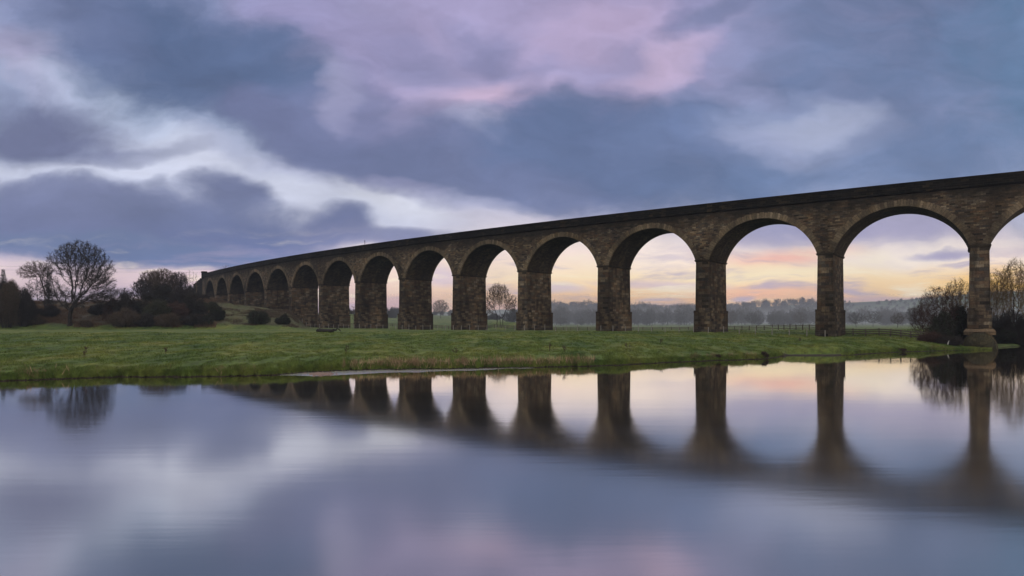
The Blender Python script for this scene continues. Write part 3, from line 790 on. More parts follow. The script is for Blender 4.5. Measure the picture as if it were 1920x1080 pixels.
c2 = conifer('fir_tree', htop(92, 196, 511), 2.2, 6); tag(put(c2, 92, 196), 'dark fir showing between the two bare oaks', 'tree')
# hazy trees between, farther up the bank
hz = [(112, 232, 532, 22), (70, 236, 520, 26), (186, 250, 545, 18), (212, 244, 538, 20), (232, 240, 536, 16)]
pt_a = None
for i, (px, Y, yt, wpx) in enumerate(hz):
    Hh = htop(px, Y, yt); kk = Y/F
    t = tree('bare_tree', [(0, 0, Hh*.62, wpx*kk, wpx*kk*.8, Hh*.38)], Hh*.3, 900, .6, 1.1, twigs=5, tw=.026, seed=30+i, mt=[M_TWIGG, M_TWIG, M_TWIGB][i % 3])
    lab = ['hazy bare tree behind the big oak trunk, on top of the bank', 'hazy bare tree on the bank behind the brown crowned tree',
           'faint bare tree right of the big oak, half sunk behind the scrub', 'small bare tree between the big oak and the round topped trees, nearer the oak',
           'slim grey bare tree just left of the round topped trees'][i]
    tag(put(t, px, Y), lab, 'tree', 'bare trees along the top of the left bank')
# round topped dense trees before the viaduct end
rt = [(284, 226, 506, 24, 'leftmost dense round topped tree beside the viaduct end', M_TWIGB), (306, 232, 502, 28, 'tallest dense round topped tree beside the viaduct end', M_TWIGB), (334, 236, 508, 20, 'dense dark tree behind the wing wall, right of the round topped ones', M_TWIG), (266, 222, 522, 18, 'low leafless bushy tree at the left foot of the round topped trees', M_TWIG)]
for i, (px, Y, yt, wpx, lab, mt) in enumerate(rt):
    Hh = htop(px, Y, yt); kk = Y/F
    t = tree('bare_tree', [(0, 0, Hh*.6, wpx*kk, wpx*kk, Hh*.4), (0, 0, Hh*.35, wpx*kk*.9, wpx*kk*.9, Hh*.3)], 2., 3000, .55, .85, twigs=7, tw=.03, tl=(.5, 1.1), seed=50+i, mt=mt, stems=[(0, 0), (.8, .2), (-.7, .1)])
    tag(put(t, px, Y), lab, 'tree', 'dense trees beside the viaduct end')
for i, (px, yt) in enumerate([(349, 508), (356, 503), (362, 506), (368, 510), (343, 512)]):
    Y = 262+i*3; Hh = htop(px, Y, yt)
    t = tree('sapling', [(0, 0, Hh*.7, 1.0, 1.0, Hh*.3)], Hh*.35, 160, .6, .9, twigs=4, tw=.02, seed=70+i, mt=M_TWIGY)
    tag(put(t, px, Y), ['slender pale sapling over the wing wall, second from left', 'tallest slender pale sapling over the wing wall', 'slender pale sapling over the wing wall, second from the end pillar', 'slender pale sapling nearest the viaduct end pillar', 'leftmost slender pale sapling over the wing wall'][i], 'tree', 'pale saplings over the wing wall')
t = tree('bare_tree', [(0, 0, 26, 3.5, 2, 3)], 20, 300, .7, 1.1, twigs=3, seed=81, mt=M_TWIG)
o = put(t, 424, 330); o.scale = (1, 1, htop(424, 330, 494)/29.); tag(o, 'bare treetop poking above the parapet near the far end of the viaduct', 'tree')

# scrub of the left bank
SC = [ # px, Y, top row, half width px, material, evergreen, label
 (14, 170.5, 528, 34, 'b', 1, 'dark bushy thicket at the left edge, foremost'),
 (44, 171, 540, 24, 'd', 0, 'dark thicket between the left edge and the big oak'),
 (12, 184, 520, 26, 'd', 0, 'taller scrub behind the thicket at the left edge'),
 (212, 176, 556, 26, 'r', 0, 'russet bush just right of the big oak'),
 (238, 174, 545, 26, 'd', 0, 'tall dark bush right of the russet one'),
 (262, 176, 560, 30, 'd', 1, 'dark green bush below the round topped trees'),
 (232, 171, 576, 34, 'b', 0, 'low brown bush in front of the tall dark bush'),
 (296, 173, 560, 30, 'g', 1, 'olive bush at the middle of the left thicket'),
 (330, 174, 566, 30, 'r', 0, 'reddish bush right of the olive bush'),
 (362, 180, 552, 28, 'd', 1, 'dark bush under the wing wall'),
 (312, 171, 588, 34, 'b', 0, 'low bramble at the foot of the olive bush'),
 (360, 172, 588, 30, 'd', 0, 'low dark bramble at the right foot of the thicket'),
 (270, 171, 590, 26, 'd', 0, 'low dark bramble left of the brown one'),
 (340, 196, 540, 28, 'd', 0, 'tall dark scrub behind the reddish bush'),
 (380, 210, 552, 18, 'd', 0, 'dark scrub hiding the first arch of the viaduct'),
 (160, 171, 602, 16, 'b', 0, 'low dead bramble beside the big oak trunk'),
 (60, 173, 590, 26, 'b', 0, 'low brown bramble left of the big oak'),
 (88, 180, 571, 26, 'd', 0, 'dark bramble on the bank left of the big oak trunk'),
 (188, 182, 570, 24, 'd', 0, 'dark bramble on the bank between the big oak and the russet bush'),
 (300, 200, 532, 34, 'd', 1, 'dark ivy thicket under the round topped trees'),
 (352, 215, 534, 24, 'd', 0, 'dark thicket against the wing wall'),
 (392, 190, 566, 20, 'g', 1, 'olive bush at the right end of the left thicket'),
]
MM = {'b': M_TWIGB, 'd': M_TWIG, 'r': M_TWIGR, 'g': simple('olive_twigs', (.034, .032, .018))}
for i, (px, Y, yt, hw, mk, ev, lab) in enumerate(SC):
    Hh = max(1.2, htop(px, Y, yt)); r = hw*Y/F
    lobes = [(0, 0, Hh*.45, r*.8, r*.6, Hh*.5), (-r*.5, .5, Hh*.33, r*.5, r*.5, Hh*.38), (r*.5, -.5, Hh*.36, r*.55, r*.5, Hh*.42), (r*.2, 0, Hh*.68, r*.45, r*.4, Hh*.30)]
    o = shrub('bush', lobes, int(2600+180*r*Hh), MM[mk], M_GORSE, 2600*ev, L=(.35, .95), wd=.024, seed=100+i)
    tag(put(o, px, Y), lab, 'bush', 'bushes on the left bank')
for i, (px, Y, yt, hw, lab) in enumerate([(407, 178, 573, 17, 'round dark gorse bush on the grassy slope below the first arches'), (484, 175, 579, 24, 'wide dark gorse bush on the grassy slope below the fifth arch'), (531, 176, 588, 14, 'small dark bush on the slope nearest the tall piers'), (386, 172, 590, 16, 'low gorse bush at the left of the grassy slope'), (432, 232, 576, 8, 'small bush against the second pier from the far end')]):
    Hh = max(1., htop(px, Y, yt)); r = hw*Y/F
    o = shrub('gorse_bush', [(0, 0, Hh*.4, r*.85, r*.7, Hh*.5), (-r*.5, 0, Hh*.3, r*.5, r*.5, Hh*.4), (r*.5, 0, Hh*.35, r*.5, r*.5, Hh*.4)], 2600, M_TWIG, M_GORSE, 5000, seed=140+i)
    tag(put(o, px, Y), lab, 'bush', 'gorse bushes on the grassy slope')

# dead bracken and bramble over the whole bank
def undergrowth(label, px0, px1, Y0, Y1, n, thr, h, seed, m):
    r = np.random.default_rng(seed); px = r.uniform(px0, px1, n); Y = r.uniform(Y0, Y1, n); x = (px-960)/F*Y
    c = fbm(x*.28+3, Y*.28, 4); k = (c > thr) & (ground(x, Y) > 2.3); x, Y, c = x[k], Y[k], c[k]; z = ground(x, Y)
    hh = (h*(.25+np.clip((c-thr)*5, 0, 1)))*r.uniform(.4, 1.2, len(x)); b = np.stack([x, Y, z], 1)
    d = np.stack([r.normal(0, .45, len(x)), r.normal(0, .45, len(x)), np.ones(len(x))], 1)*hh[:, None]
    v, q = tubes(b, b+d, np.full(len(x), .05), np.full(len(x), .015)); tag(link('undergrowth', raw_mesh('undergrowth', v, quads=q), m), label, 'undergrowth', kind='stuff')
undergrowth('brown dead bracken and bramble covering the wooded bank', -160, 405, 170, 212, 52000, .44, .9, 91, simple('dead_bracken', (.085, .052, .030)))
undergrowth('rough tussocks on the grassy slope by the far piers', 395, 560, 172, 215, 14000, .52, .5, 92, M_TWIGB)

# --- trees seen through the arches
Y = 232; k_ = Y/F; H = htop(940, Y, 529)
t = tree('bare_tree', [(-4*k_, 0, H-22*k_, 22*k_, 20*k_, 21*k_), (18*k_, 0, H-38*k_, 16*k_, 14*k_, 18*k_), (-20*k_, 0, H-42*k_, 12*k_, 12*k_, 20*k_)], H*.26, 3600, .42, .75, tip=.018, twigs=5, tw=.022, seed=200, mt=M_TWIGB, stems=[(0, 0), (-1.1, .2), (.9, .1)], thick=.06)
tag(put(t, 938, Y), 'tall bare tree with a domed crown seen under the sixth arch from the right', 'tree')
Y = 360; k_ = Y/F; H = htop(826, Y, 562)
t = tree('bare_tree', [(0, 0, H*.62, 17*k_, 14*k_, H*.38)], H*.25, 1500, .5, .8, twigs=5, tw=.03, seed=201, mt=M_TWIGB)
tag(put(t, 826, Y), 'small bare tree in the far hedge seen under the eighth arch from the right', 'tree')
Y = 330; k_ = Y/F; H = htop(661, Y, 571)
t = tree('bare_tree', [(0, 0, H*.62, 9*k_, 7*k_, H*.38)], H*.25, 300, .6, 1.2, twigs=4, tw=.02, seed=202, mt=M_TWIGB)
tag(put(t, 661, Y), 'thin bare tree in the narrow gap between two far piers', 'tree')
for i, (px, Y, yt, hw, lab) in enumerate([(962, 330, 580, 22, 'blue grey bush beneath the domed bare tree, to its right'), (926, 340, 590, 16, 'low bush at the foot of the domed bare tree, to its left'), (735, 352, 582, 12, 'far bush on the green rise under the ninth arch from the right'), (1008, 330, 588, 22, 'bush half hidden by the pier right of the domed bare tree')]):
    Hh = max(2., htop(px, Y, yt)); r = hw*Y/F
    o = shrub('bush', [(0, 0, Hh*.45, r*.85, r*.7, Hh*.5), (-r*.5, 0, Hh*.35, r*.5, r*.5, Hh*.4), (r*.5, 0, Hh*.35, r*.5, r*.5, Hh*.4)], 3200, M_TWIG, M_GORSE, 800, L=(.5, 1.3), wd=.045, seed=210+i)
    tag(put(o, px, Y), lab, 'bush')

# far hedge on the rise and the misty woods, too many to count
def treelet_cloud(pts, hs, ws, per, seed, wd, L):
    """thousands of twigs standing for a wood: for each tree a crown of slivers and a trunk"""
    r = np.random.default_rng(seed); P_ = []; E_ = []; Wd = []
    for p, h, w_ in zip(pts, hs, ws):
        d = r.normal(size=(per, 3)); d /= np.linalg.norm(d, axis=1, keepdims=True)
        q = np.array(p)+np.array([0, 0, h*.56])+d*(r.random((per, 1))**.4)*np.array([w_*.5, w_*.5, h*.44])
        e = d*.6+r.normal(0, .5, d.shape)+np.array([0, 0, .5]); e /= np.linalg.norm(e, axis=1, keepdims=True)
        P_.append(q); E_.append(q+e*r.uniform(*L, (per, 1))); Wd.append(np.full(per, wd))
        P_.append([p]); E_.append([np.array(p)+[0, 0, h*.7]]); Wd.append([wd*1.6])
    P_ = np.concatenate(P_); E_ = np.concatenate(E_); Wd = np.concatenate(Wd)
    return tubes(P_, E_, Wd, Wd*.5, 3)
def wood(label, px0, px1, n, Y0, Y1, hh, wd, L, per, seed, m, yt=None):
    r = np.random.default_rng(seed); pts = []; hs = []; ws = []
    for i in range(n):
        px = r.uniform(px0, px1); Y = r.uniform(Y0, Y1); x, y, z = at(px, Y)
        h = r.uniform(*hh)*(.45+1.1*float(fbm(np.array(px/28.), np.array(Y/70.), 3))); pts.append((x, y, z)); hs.append(h); ws.append(h*r.uniform(.6, .95))
    v, q = treelet_cloud(pts, hs, ws, per, seed, wd, L)
    tag(link('far_wood', raw_mesh('far_wood', v, quads=q), m), label, 'woodland', kind='stuff')
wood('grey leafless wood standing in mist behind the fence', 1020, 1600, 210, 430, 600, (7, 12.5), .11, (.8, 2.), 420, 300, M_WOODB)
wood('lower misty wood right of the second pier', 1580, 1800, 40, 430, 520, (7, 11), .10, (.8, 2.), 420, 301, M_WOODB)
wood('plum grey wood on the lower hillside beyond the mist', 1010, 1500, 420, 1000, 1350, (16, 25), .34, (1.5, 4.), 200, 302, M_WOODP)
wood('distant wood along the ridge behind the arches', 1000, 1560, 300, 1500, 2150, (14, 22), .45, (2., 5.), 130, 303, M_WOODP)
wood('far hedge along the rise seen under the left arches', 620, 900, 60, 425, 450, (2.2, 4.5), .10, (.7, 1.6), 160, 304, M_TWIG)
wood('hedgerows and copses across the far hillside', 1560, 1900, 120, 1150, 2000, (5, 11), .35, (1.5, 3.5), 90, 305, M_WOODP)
# single trees one can tell apart in the mist
MT = [(1052, 400, 594, 12, 'first misty tree right of the fifth pier from the river'), (1090, 410, 597, 11, 'misty tree between the fifth and fourth piers from the river'), (1370, 400, 583, 14, 'misty bare tree just right of the third pier from the river'),
      (1410, 380, 585, 16, 'broad misty tree between the second and third piers from the river'), (1452, 395, 580, 15, 'round topped misty tree in the middle between the second and third piers'), (1500, 390, 584, 15, 'misty tree left of the second pier from the river'),
      (1605, 330, 584, 16, 'rounded brown tree in mist just right of the second pier from the river'), (1637, 345, 582, 18, 'widest rounded tree in mist right of the second pier'), (1683, 300, 586, 15, 'dark bare tree in mist before the riverside thicket'), (1716, 290, 573, 18, 'tall pale grey tree rising from mist left of the riverside thicket')]
for i, (px, Y, yt, hw, lab) in enumerate(MT):
    Hh = htop(px, Y, yt); k_ = Y/F
    t = tree('bare_tree', [(0, 0, Hh*.6, hw*k_, hw*k_*.8, Hh*.4)], Hh*.25, 800, .6, 1.05, twigs=6, tw=.04, tl=(.5, 1.1), seed=320+i, mt=[M_WOODB, M_TWIGG, M_TWIGB][i % 3] if i < 9 else M_TWIGG)
    tag(put(t, px, Y), lab, 'tree', 'bare trees standing in the mist')
# tiny trees on the skyline
pr = tree('ridge_tree', [(0, 0, 6.4, 4., 3.5, 3.6)], 3., 90, 1.2, 2.2, twigs=4, tw=.11, tl=(.8, 1.8), seed=340, mt=M_WOODB, tip=.08)
for i, px in enumerate([1598, 1612, 1618, 1653, 1662, 1676, 1684, 1690, 1716, 1728, 1745, 1757, 1764, 1395, 1440, 1468, 1506]):
    o = pr if i == 0 else copy_tree(pr, (0, 0, 0))
    put(o, px, 2190, -.3, i*1.3, .8+.35*((i*7) % 5)/4)
    tag(o, 'tiny tree on the skyline of the far hill', 'tree', 'tiny trees on the far ridge')

# --- riverside thicket round the pier in the water
RS = [ # px, Y, top, half width, stems, mat, label
 (1760, 104, 534, 34, 2, M_TWIGR, 'gnarled dark bare tree left of the river pier'),
 (1796, 112, 520, 26, 3, M_TWIGY, 'bare tree with golden tips just behind the river pier'),
 (1730, 110, 566, 22, 2, M_TWIGR, 'lower russet thorn tree at the left end of the riverside thicket'),
 (1868, 122, 503, 16, 3, M_TWIGY, 'slim bare tree touching the right side of the river pier'),
 (1884, 126, 497, 14, 2, M_TWIGY, 'middle bare tree right of the river pier'),
 (1903, 120, 482, 24, 2, M_TWIGY, 'tallest forked bare tree right of the river pier'),
 (1930, 124, 490, 20, 2, M_TWIGY, 'bare tree cut by the right edge of the view'),
 (1850, 134, 520, 22, 2, M_TWIGB, 'bare tree mostly hidden behind the river pier')]
for i, (px, Y, yt, hw, ns, mt, lab) in enumerate(RS):
    Hh = htop(px, Y, yt); k_ = Y/F; st_ = [(0, 0), (.5, .3), (-.5, .2)][:ns]
    if px > 1800: lobes = [(0, 0, Hh*.66, hw*k_, hw*k_, Hh*.34), (0, 0, Hh*.42, hw*k_*.8, hw*k_*.8, Hh*.3)]
    else: lobes = [(0, 0, Hh*.62, hw*k_, hw*k_, Hh*.38), (-hw*k_*.5, 0, Hh*.4, hw*k_*.7, hw*k_*.6, Hh*.3), (hw*k_*.5, 0, Hh*.4, hw*k_*.7, hw*k_*.6, Hh*.3)]
    t = tree('bare_tree', lobes, Hh*.2, 3000, .32, .5, tip=.012, expo=2.15, twigs=5, tw=.012, tl=(.25, .7), seed=400+i, mt=mt, stems=st_, thick=.045, jit=.25)
    tag(put(t, px, Y), lab, 'tree', 'trees of the riverside thicket')
RB = [(1768, 101, 585, 22, M_TWIG, 1, 'ivy dark bush left of the river pier'), (1795, 103, 572, 28, M_TWIG, 1, 'tall ivy clad bush against the river pier'), (1745, 98.5, 624, 22, M_TWIGR, 0, 'low russet bramble at the end of the rail fence'), (1778, 97, 630, 24, M_TWIG, 0, 'low dark bramble beside the pale broken stump'),
      (1872, 114, 575, 22, M_TWIG, 0, 'dark undergrowth just right of the river pier'), (1902, 113, 580, 24, M_TWIG, 0, 'dark undergrowth below the tallest riverside tree'), (1935, 112, 575, 26, M_TWIG, 0, 'dark undergrowth at the right edge of the view'), (1820, 112, 600, 24, M_TWIG, 1, 'dark growth directly behind the river pier'),
      (1885, 110.5, 618, 26, M_TWIG, 1, 'low scrub on the far waterline right of the river pier'), (1925, 109.5, 618, 26, M_TWIG, 0, 'low scrub on the far waterline by the right edge'),
      (1980, 112, 570, 40, M_TWIG, 0, 'scrub beyond the right edge of the view')]
for i, (px, Y, yt, hw, mt, ev, lab) in enumerate(RB):
    Hh = max(1., htop(px, Y, yt)); r = hw*Y/F
    o = shrub('bush', [(0, 0, Hh*.45, r*.8, r*.6, Hh*.5), (-r*.5, .2, Hh*.33, r*.5, r*.5, Hh*.38), (r*.5, -.2, Hh*.36, r*.55, r*.5, Hh*.42)], 6500, mt, M_GORSE, 3500*ev, L=(.3, .8), wd=.011, seed=430+i, up=.6)
    tag(put(o, px, Y), lab, 'bush', 'riverside scrub')

# ================================================================== fences
post_me = None
def post_mesh(h, w_, t_=None):
    b = MB(); b.box(-w_/2, w_/2, -w_/2, w_/2, -.25, h-.03, .004, .004); b.box(-w_/2+.005, w_/2-.005, -w_/2+.005, w_/2-.005, h-.03, h, .012, .012)
    return raw_mesh('post', b.v, faces=b.f, uvs=b.uv)
fw = empty('wire_fence', (0, 0, 0)); tag(fw, 'wire fence on pale posts running along the near side of the viaduct', 'fence')
pm = post_mesh(1.2, .10); pm.materials.append(M_POST)
prev = None; wires = []
for i in range(0, 92):
    s_ = 20.5+i*2.75
    x, y = arc(s_, -2.6); z = float(ground(x, y))
    if y > 181 and 960+F*x/y < 560: 
        if z > 3.4: break
    o = link('post', pm, None, fw); o.location = (float(x), float(y), z); o.rotation_euler = (0, 0, .3*i); o.scale = (1, 1, 1+.12*math.sin(i*2.3))
    cur = np.array([float(x), float(y), z])
    if prev is not None:
        for hh in (.45, .75, 1.05): wires.append((prev+[0, 0, hh], cur+[0, 0, hh]))
    prev = cur
v, q = tubes([a for a, b in wires], [b for a, b in wires], np.full(len(wires), .006), np.full(len(wires), .006)); link('wires', raw_mesh('wires', v, quads=q), M_WIRE, fw)

def rail_fence(pts, label, posth=1.25, pw=.16, rails=(.35, .72, 1.08), gap=2.4):
    f = empty('rail_fence', (0, 0, 0)); tag(f, label, 'fence')
    pts = np.array(pts, float); seg = np.hypot(*np.diff(pts, axis=0).T); cum = np.concatenate([[0], np.cumsum(seg)])
    n = int(cum[-1]/gap); pme = post_mesh(posth, pw); pme.materials.append(M_RAIL); last = None; rl = [[] for _ in rails]
    for i in range(n+1):
        s_ = cum[-1]*i/n; x = np.interp(s_, cum, pts[:, 0]); y = np.interp(s_, cum, pts[:, 1]); z = float(ground(x, y))
        if i < 99:
            o = link('post', pme, None, f); o.location = (x, y, z); o.rotation_euler = (R(random.uniform(-3, 3)), R(random.uniform(-3, 3)), 0)
        cur = np.array([x, y, z])
        if last is not None:
            for j, h in enumerate(rails): rl[j].append((last+[0, -.1, h], cur+[0, -.1, h]))
        last = cur
    for L in rl:
        v, q = tubes([a for a, b in L], [b for a, b in L], np.full(len(L), .075), np.full(len(L), .075), 4); link('rail', raw_mesh('rail', v, quads=q), M_RAIL, f)
X_ = lambda px, Y: (px-960)/F*Y
rail_fence([(X_(640, 262), 262), (X_(770, 250), 250), (X_(940, 226), 226), (X_(1080, 205), 205), (X_(1250, 190), 190), (X_(1380, 172), 172), (X_(1450, 158), 158), (X_(1545, 135), 135)], 'long dark post and rail fence behind the viaduct, crossing the open arches', 1.3, .17, (.4, .78, 1.14), 2.9)
rail_fence([(X_(1578, 115.5), 115.5), (X_(1610, 113), 113), (X_(1655, 110.5), 110.5), (X_(1700, 106), 106), (X_(1745, 101), 101)], 'short post and rail fence dropping from the second pier towards the river', 1.25, .15, (.4, .75, 1.08), 2.0)

# ================================================================== small things
# fallen trunk
YL = 124.; lx, ly, lz = at(614, YL, 0)
lg = empty('fallen_trunk', (lx, ly, lz)); tag(lg, 'fallen black tree trunk with a hooked branch lying on the meadow', 'log')
kk = YL/F
pts = [(-21, 1, .22), (-17, 3, .42), (-10, 2.2, .40), (0, 1.8, .36), (8, 2.2, .32), (11, 3, .22)]
P_ = np.array([(a*kk, .1*i, b*kk+.15) for i, (a, b, c) in enumerate(pts)]); rr = np.array([c for a, b, c in pts])
v, q = tubes(P_[:-1], P_[1:]+(P_[1:]-P_[:-1])*.04, rr[:-1], rr[1:], 9); link('trunk', raw_mesh('trunk', v, quads=q, smooth=True), M_LOG, lg)
pts = [(6, 3.5, .16), (11, 6.3, .16), (14.5, 4.4, .17), (17, 7.6, .12), (20, 7, .10), (24, 3.2, .08)]
P_ = np.array([(a*kk, .3, b*kk) for a, b, c in pts]); rr = np.array([c for a, b, c in pts])
v, q = tubes(P_[:-1], P_[1:]+(P_[1:]-P_[:-1])*.05, rr[:-1], rr[1:], 7); link('branch', raw_mesh('branch', v, quads=q, smooth=True), M_LOG, lg)
# pale stump in the bramble
sx_, sy_, sz_ = at(1778, 96.0, 0)
v, q = tubes([(-.12, 0, -.05), (-.02, 0, .38)], [(-.02, 0, .38), (.12, 0, .7)], [.08, .07], [.09, .03], 7)
o = link('broken_stump', raw_mesh('broken_stump', v, quads=q, smooth=True), simple('bleached_wood', (.28, .27, .25))); o.location = (sx_, sy_, sz_)
tag(o, 'pale broken stump leaning in the dark bramble left of the river pier', 'stump')
# short rod on the parapet
x, y = arc(7.03*PM, .25)
v, q = tubes([(0, 0, 0), (0, 0, .9)], [(0, 0, .9), (0, 0, 1.25)], [.07, .12], [.07, .10], 6)
o = link('marker_post', raw_mesh('marker_post', v, quads=q), M_SOOT)
sol = min(((abs(960+F*float(arc(s__, .25)[0])/float(arc(s__, .25)[1])-684), s__) for s__ in np.arange(5*PM, 9*PM, .1)))[1]
x, y = arc(sol, .25); o.location = (float(x), float(y), PT-.02); tag(o, 'short dark marker post on the viaduct parapet against the sky', 'post')
# overhead wires far left
ow = []
for dz_ in (0, -2.3):
    a = np.array([-420, 380, 4.1+(HOR-484)*380/F+dz_]); b = np.array([-200., 470, 4.1+(HOR-505)*470/F+dz_])
    for i in range(12):
        f0, f1 = i/12, (i+1)/12; sag = lambda f: np.array([0, 0, -6*f*(1-f)]); ow.append((a+(b-a)*f0+sag(f0), a+(b-a)*f1+sag(f1)))
v, q = tubes([a for a, b in ow], [b for a, b in ow], np.full(len(ow), .05), np.full(len(ow), .05)); tag(link('overhead_wires', raw_mesh('overhead_wires', v, quads=q), M_WIRE), 'pair of thin overhead wires in the sky above the fir at the left edge', 'cable')
# clods, root clumps by the waterline
CL = [(1436, .1, .5, .55, 'dark clump of roots and earth slumped into the water at the meadow edge'), (1690, .2, .7, .15, 'small flat dark clod at the waterline right of the second pier reflection'), (1346, .3, .35, .24, 'dark tussock at the waterline under the third pier')]
for i, (px, d_, r_, h_, lab) in enumerate(CL):
    Y = float(shore_D(np.array(float(px))))+d_
    o = shrub('earth_clump', [(0, 0, h_*.4, r_, r_*.6, h_*.6), (-r_*.4, 0, h_*.3, r_*.6, r_*.5, h_*.5)], 900, M_TWIGR, M_LOG, 1500, L=(.15, .4), wd=.012, seed=500+i, stems=1)
    tag(put(o, px, Y, 0.), lab, 'clump')
# dead weeds standing in the meadow
WD = [(648, 62, .9), (1030, 68, .9), (1058, 66, .8), (158, 56, 1.1), (310, 60, .7), (1240, 80, .8), (1178, 72, .7), (1500, 92, .7), (855, 64, .8)]
def weed(h, seed):
    r = np.random.default_rng(seed); p0 = []; p1 = []; rr = []
    for s_ in range(3):
        a = np.array([r.normal(0, .06), r.normal(0, .06), -.05]); d = np.array([r.normal(0, .2), r.normal(0, .2), 1.]); b = a+d*h*r.uniform(.7, 1.)
        p0.append(a); p1.append(b); rr.append(.012)
        for t in r.uniform(.35, 1, 9):
            q_ = a+(b-a)*t; p0.append(q_); p1.append(q_+np.array([r.normal(0, .12), r.normal(0, .12), .12])); rr.append(.02)
    v, q = tubes(p0, p1, rr, np.array(rr)*.6); return raw_mesh('dead_weed', v, quads=q)
for i, (px, Y, h) in enumerate(WD):
    o = link('dead_weed', weed(h, i), M_TWIGR); o.location = at(px, Y, 0)
    tag(o, ['dead weed stalk in the grass just right of and below the fallen black trunk', 'dead weed stalk below the gap right of the fifth pier from the river', 'dead weed stalk right beside another, below the fifth open arch from the river',
            'tallest dead weed stalk, in the left meadow below the large oak', 'small dead weed stalk in the left meadow below the round topped trees', 'dead weed stalk in the meadow below the third open arch from the river',
            'dead weed stalk in the meadow in front of the fourth pier from the river', 'dead weed stalk in the meadow just left of the second pier from the river', 'dead weed stalk in the meadow in front of the sixth pier from the river'][i], 'weed', 'dead weed stalks in the meadow')

# ------------------------------------------------------------------ grass, reeds, pebbles
def blades(name, px_, Y_, h, wd, m, label, lean=.5, seed=1):
    r = np.random.default_rng(seed); n = len(px_); x = (px_-960)/F*Y_; z = ground(x, Y_)-.01
    a = r.random(n)*6.283; L = r.normal(0, lean, (n, 2))*h[:, None]
    b = np.stack([x, Y_, z], 1); w_ = np.stack([np.cos(a), np.sin(a), a*0], 1)*wd[:, None]
    tip = b+np.stack([L[:, 0], L[:, 1], h], 1)
    V3 = np.stack([b-w_, b+w_, tip], 1).reshape(-1, 3)
    tag(link(name, raw_mesh(name, V3, tris=np.arange(n*3).reshape(-1, 3)), m), label, 'grass', kind='stuff')
def grass_mat():
    m, t = mat('grass_blades'); g = t.new('ShaderNodeNewGeometry'); ps = t.mapping(g.outputs['Position'], scale=(1, .45, 1))
    c = t.ramp(t.noise(ps, .22, 5., .6), [(.32, (.042, .076, .013, 1)), (.5, (.082, .114, .020, 1)), (.68, (.134, .144, .030, 1))])
    c = t.mix(1., c, t.smooth(t.noise(ps, 1.6, 5., .65), .3, .7, .6, 1.35), 'MULTIPLY'); t.link(c, t.bsdf.inputs['Base Color']); t.bsdf.inputs['Roughness'].default_value = .8
    return m
n = 330000
pe_ = rng.uniform(-120, 1860, 60000); de_ = -.02+rng.random(60000)*.7; ke_ = (pe_ < 1466) | (pe_ > 1585); pe_, de_ = pe_[ke_], de_[ke_]
px_ = rng.uniform(-120, 1860, n); d_ = .12+rng.random(n)**1.7*70; Y_ = shore_D(px_)+d_
x = (px_-960)/F*Y_; cl_ = fbm(x*1.1, Y_*.6, 3); keep = (cl_ > .40) & ~((px_ > 1470) & (px_ < 1578) & (d_ < 3.0)); px_, Y_, cl_ = px_[keep], Y_[keep], cl_[keep]
px_ = np.concatenate([px_, pe_]); Y_ = np.concatenate([Y_, shore_D(pe_)+de_]); cl_ = np.concatenate([cl_, rng.uniform(.4, .6, len(pe_))]); nk = int(keep.sum()); dk = np.concatenate([d_[keep], de_])
h = (.05+.17*np.clip((cl_-.40)*3.5, 0, 1)+.10*(dk < 1.5))*rng.uniform(.6, 1.3, len(px_)); blades('meadow_grass', px_, Y_, h, np.full(len(px_), .022)*(Y_/60), grass_mat(), 'short tufted green meadow grass', .45)
pr_ = []; hr_ = []; dr_ = []
for a, b, n, hh in [(640, 900, 5200, .62), (900, 1115, 3200, .5), (-30, 130, 700, .4), (395, 480, 500, .4), (1280, 1420, 700, .4), (1330, 1345, 120, .6), (1740, 1850, 900, .3), (30, 400, 400, .3)]:
    q_ = rng.uniform(a, b, n); kq = fbm(q_/9., q_*0+1.3, 3)+.25*rng.random(n)*np.minimum(1, np.minimum(q_-a, b-q_)/12) > .5; q_ = q_[kq]; pr_.append(q_); fh = sm(fbm(q_/7., q_*0+1.3, 4), .25, .7); hr_.append((.12+hh*fh)*rng.uniform(.35, 1.1, len(q_))*(1+.35*(rng.random(len(q_)) > .95))); dr_.append(.1+rng.random(len(q_))**1.4*1.3)
px_ = np.concatenate(pr_); Y_ = shore_D(px_)+np.concatenate(dr_); h = np.concatenate(hr_)
blades('dry_reeds', px_, Y_, h, np.full(len(px_), .016), simple('straw_reed', (.17, .115, .065), .9, 1.1, 3.), 'dry straw coloured reeds fringing the water edge', .35, 2)
pt_ = np.concatenate([rng.uniform(650, 905, 420), rng.uniform(905, 1112, 260), rng.uniform(60, 130, 12), rng.uniform(400, 470, 10)]); pt_ = pt_[fbm(pt_/7., pt_*0+1.3, 4)+.3*rng.random(len(pt_)) > .52]
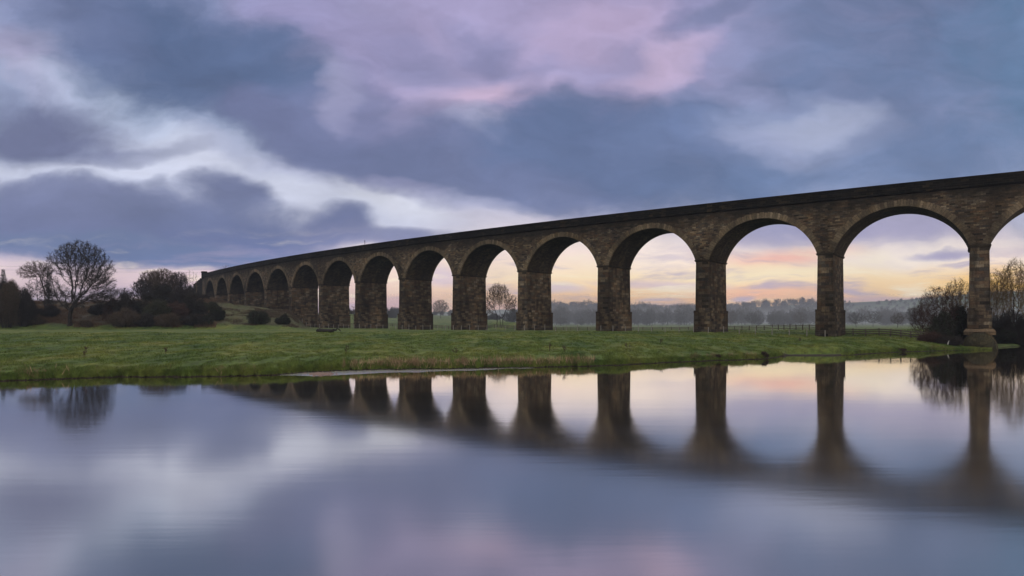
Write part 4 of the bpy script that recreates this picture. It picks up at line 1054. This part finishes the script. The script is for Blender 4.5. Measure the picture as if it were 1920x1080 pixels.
blades('tall_reed_stalks', pt_, shore_D(pt_)+rng.random(len(pt_))*1.5, rng.uniform(.28, .66, len(pt_)), np.full(len(pt_), .028), simple('pale_straw', (.36, .26, .15), .9, .4, 3.), 'pale straw stalks standing above the reeds at the water edge', .28, 4)
# pebble bar: wet stones just showing in the shallows
r = np.random.default_rng(9); vv = []; qq = []; nb_ = 260
oct_ = np.array([(1, 0, 0), (0, 1, 0), (-1, 0, 0), (0, -1, 0), (0, 0, .55), (0, 0, -.5)], float); tr = np.array([(0, 1, 4), (1, 2, 4), (2, 3, 4), (3, 0, 4), (1, 0, 5), (2, 1, 5), (3, 2, 5), (0, 3, 5)])
for i in range(nb_):
    px = r.normal(602, 11); Y = F*CAMZ/(701.5+r.normal(0, 1.3)-HOR); s_ = r.uniform(.04, .11)
    vv.append(oct_*s_*r.uniform(.7, 1.3, (1, 3))+np.array([(px-960)/F*Y, Y, .02])); qq.append(tr+6*i)
tag(link('pebbles', raw_mesh('pebbles', np.concatenate(vv), tris=np.concatenate(qq)), simple('wet_pebble', (.16, .10, .075), .4, .8, 9.)), 'bar of wet brown pebbles showing in the shallows', 'pebbles', kind='stuff')

# ================================================================== air
def vol(name, lo, hi, dens, col, label, cat='haze'):
    b = MB(); b.box(lo[0], hi[0], lo[1], hi[1], lo[2], hi[2])
    m = bpy.data.materials.new(name); m.use_nodes = True; t = m.node_tree; t.nodes.clear()
    pv = t.nodes.new('ShaderNodeVolumePrincipled'); pv.inputs['Density'].default_value = dens; pv.inputs['Color'].default_value = (*col, 1); pv.inputs['Anisotropy'].default_value = 0.
    out = t.nodes.new('ShaderNodeOutputMaterial'); t.links.new(pv.outputs[0], out.inputs['Volume'])
    o = b.build(name, m); o.visible_shadow = True
    return tag(o, label, cat, kind='stuff')
HAZE = True
if HAZE:
    vol('haze', (-3200, -80, -3), (4600, 3700, 125), .00020, (.46, .54, .66), 'thin blue morning haze over the valley')
    vol('mist', (-60, 250, -2.5), (900, 940, 14.), .0014, (.62, .67, .72), 'low white mist lying over the fields beyond the viaduct', 'mist')
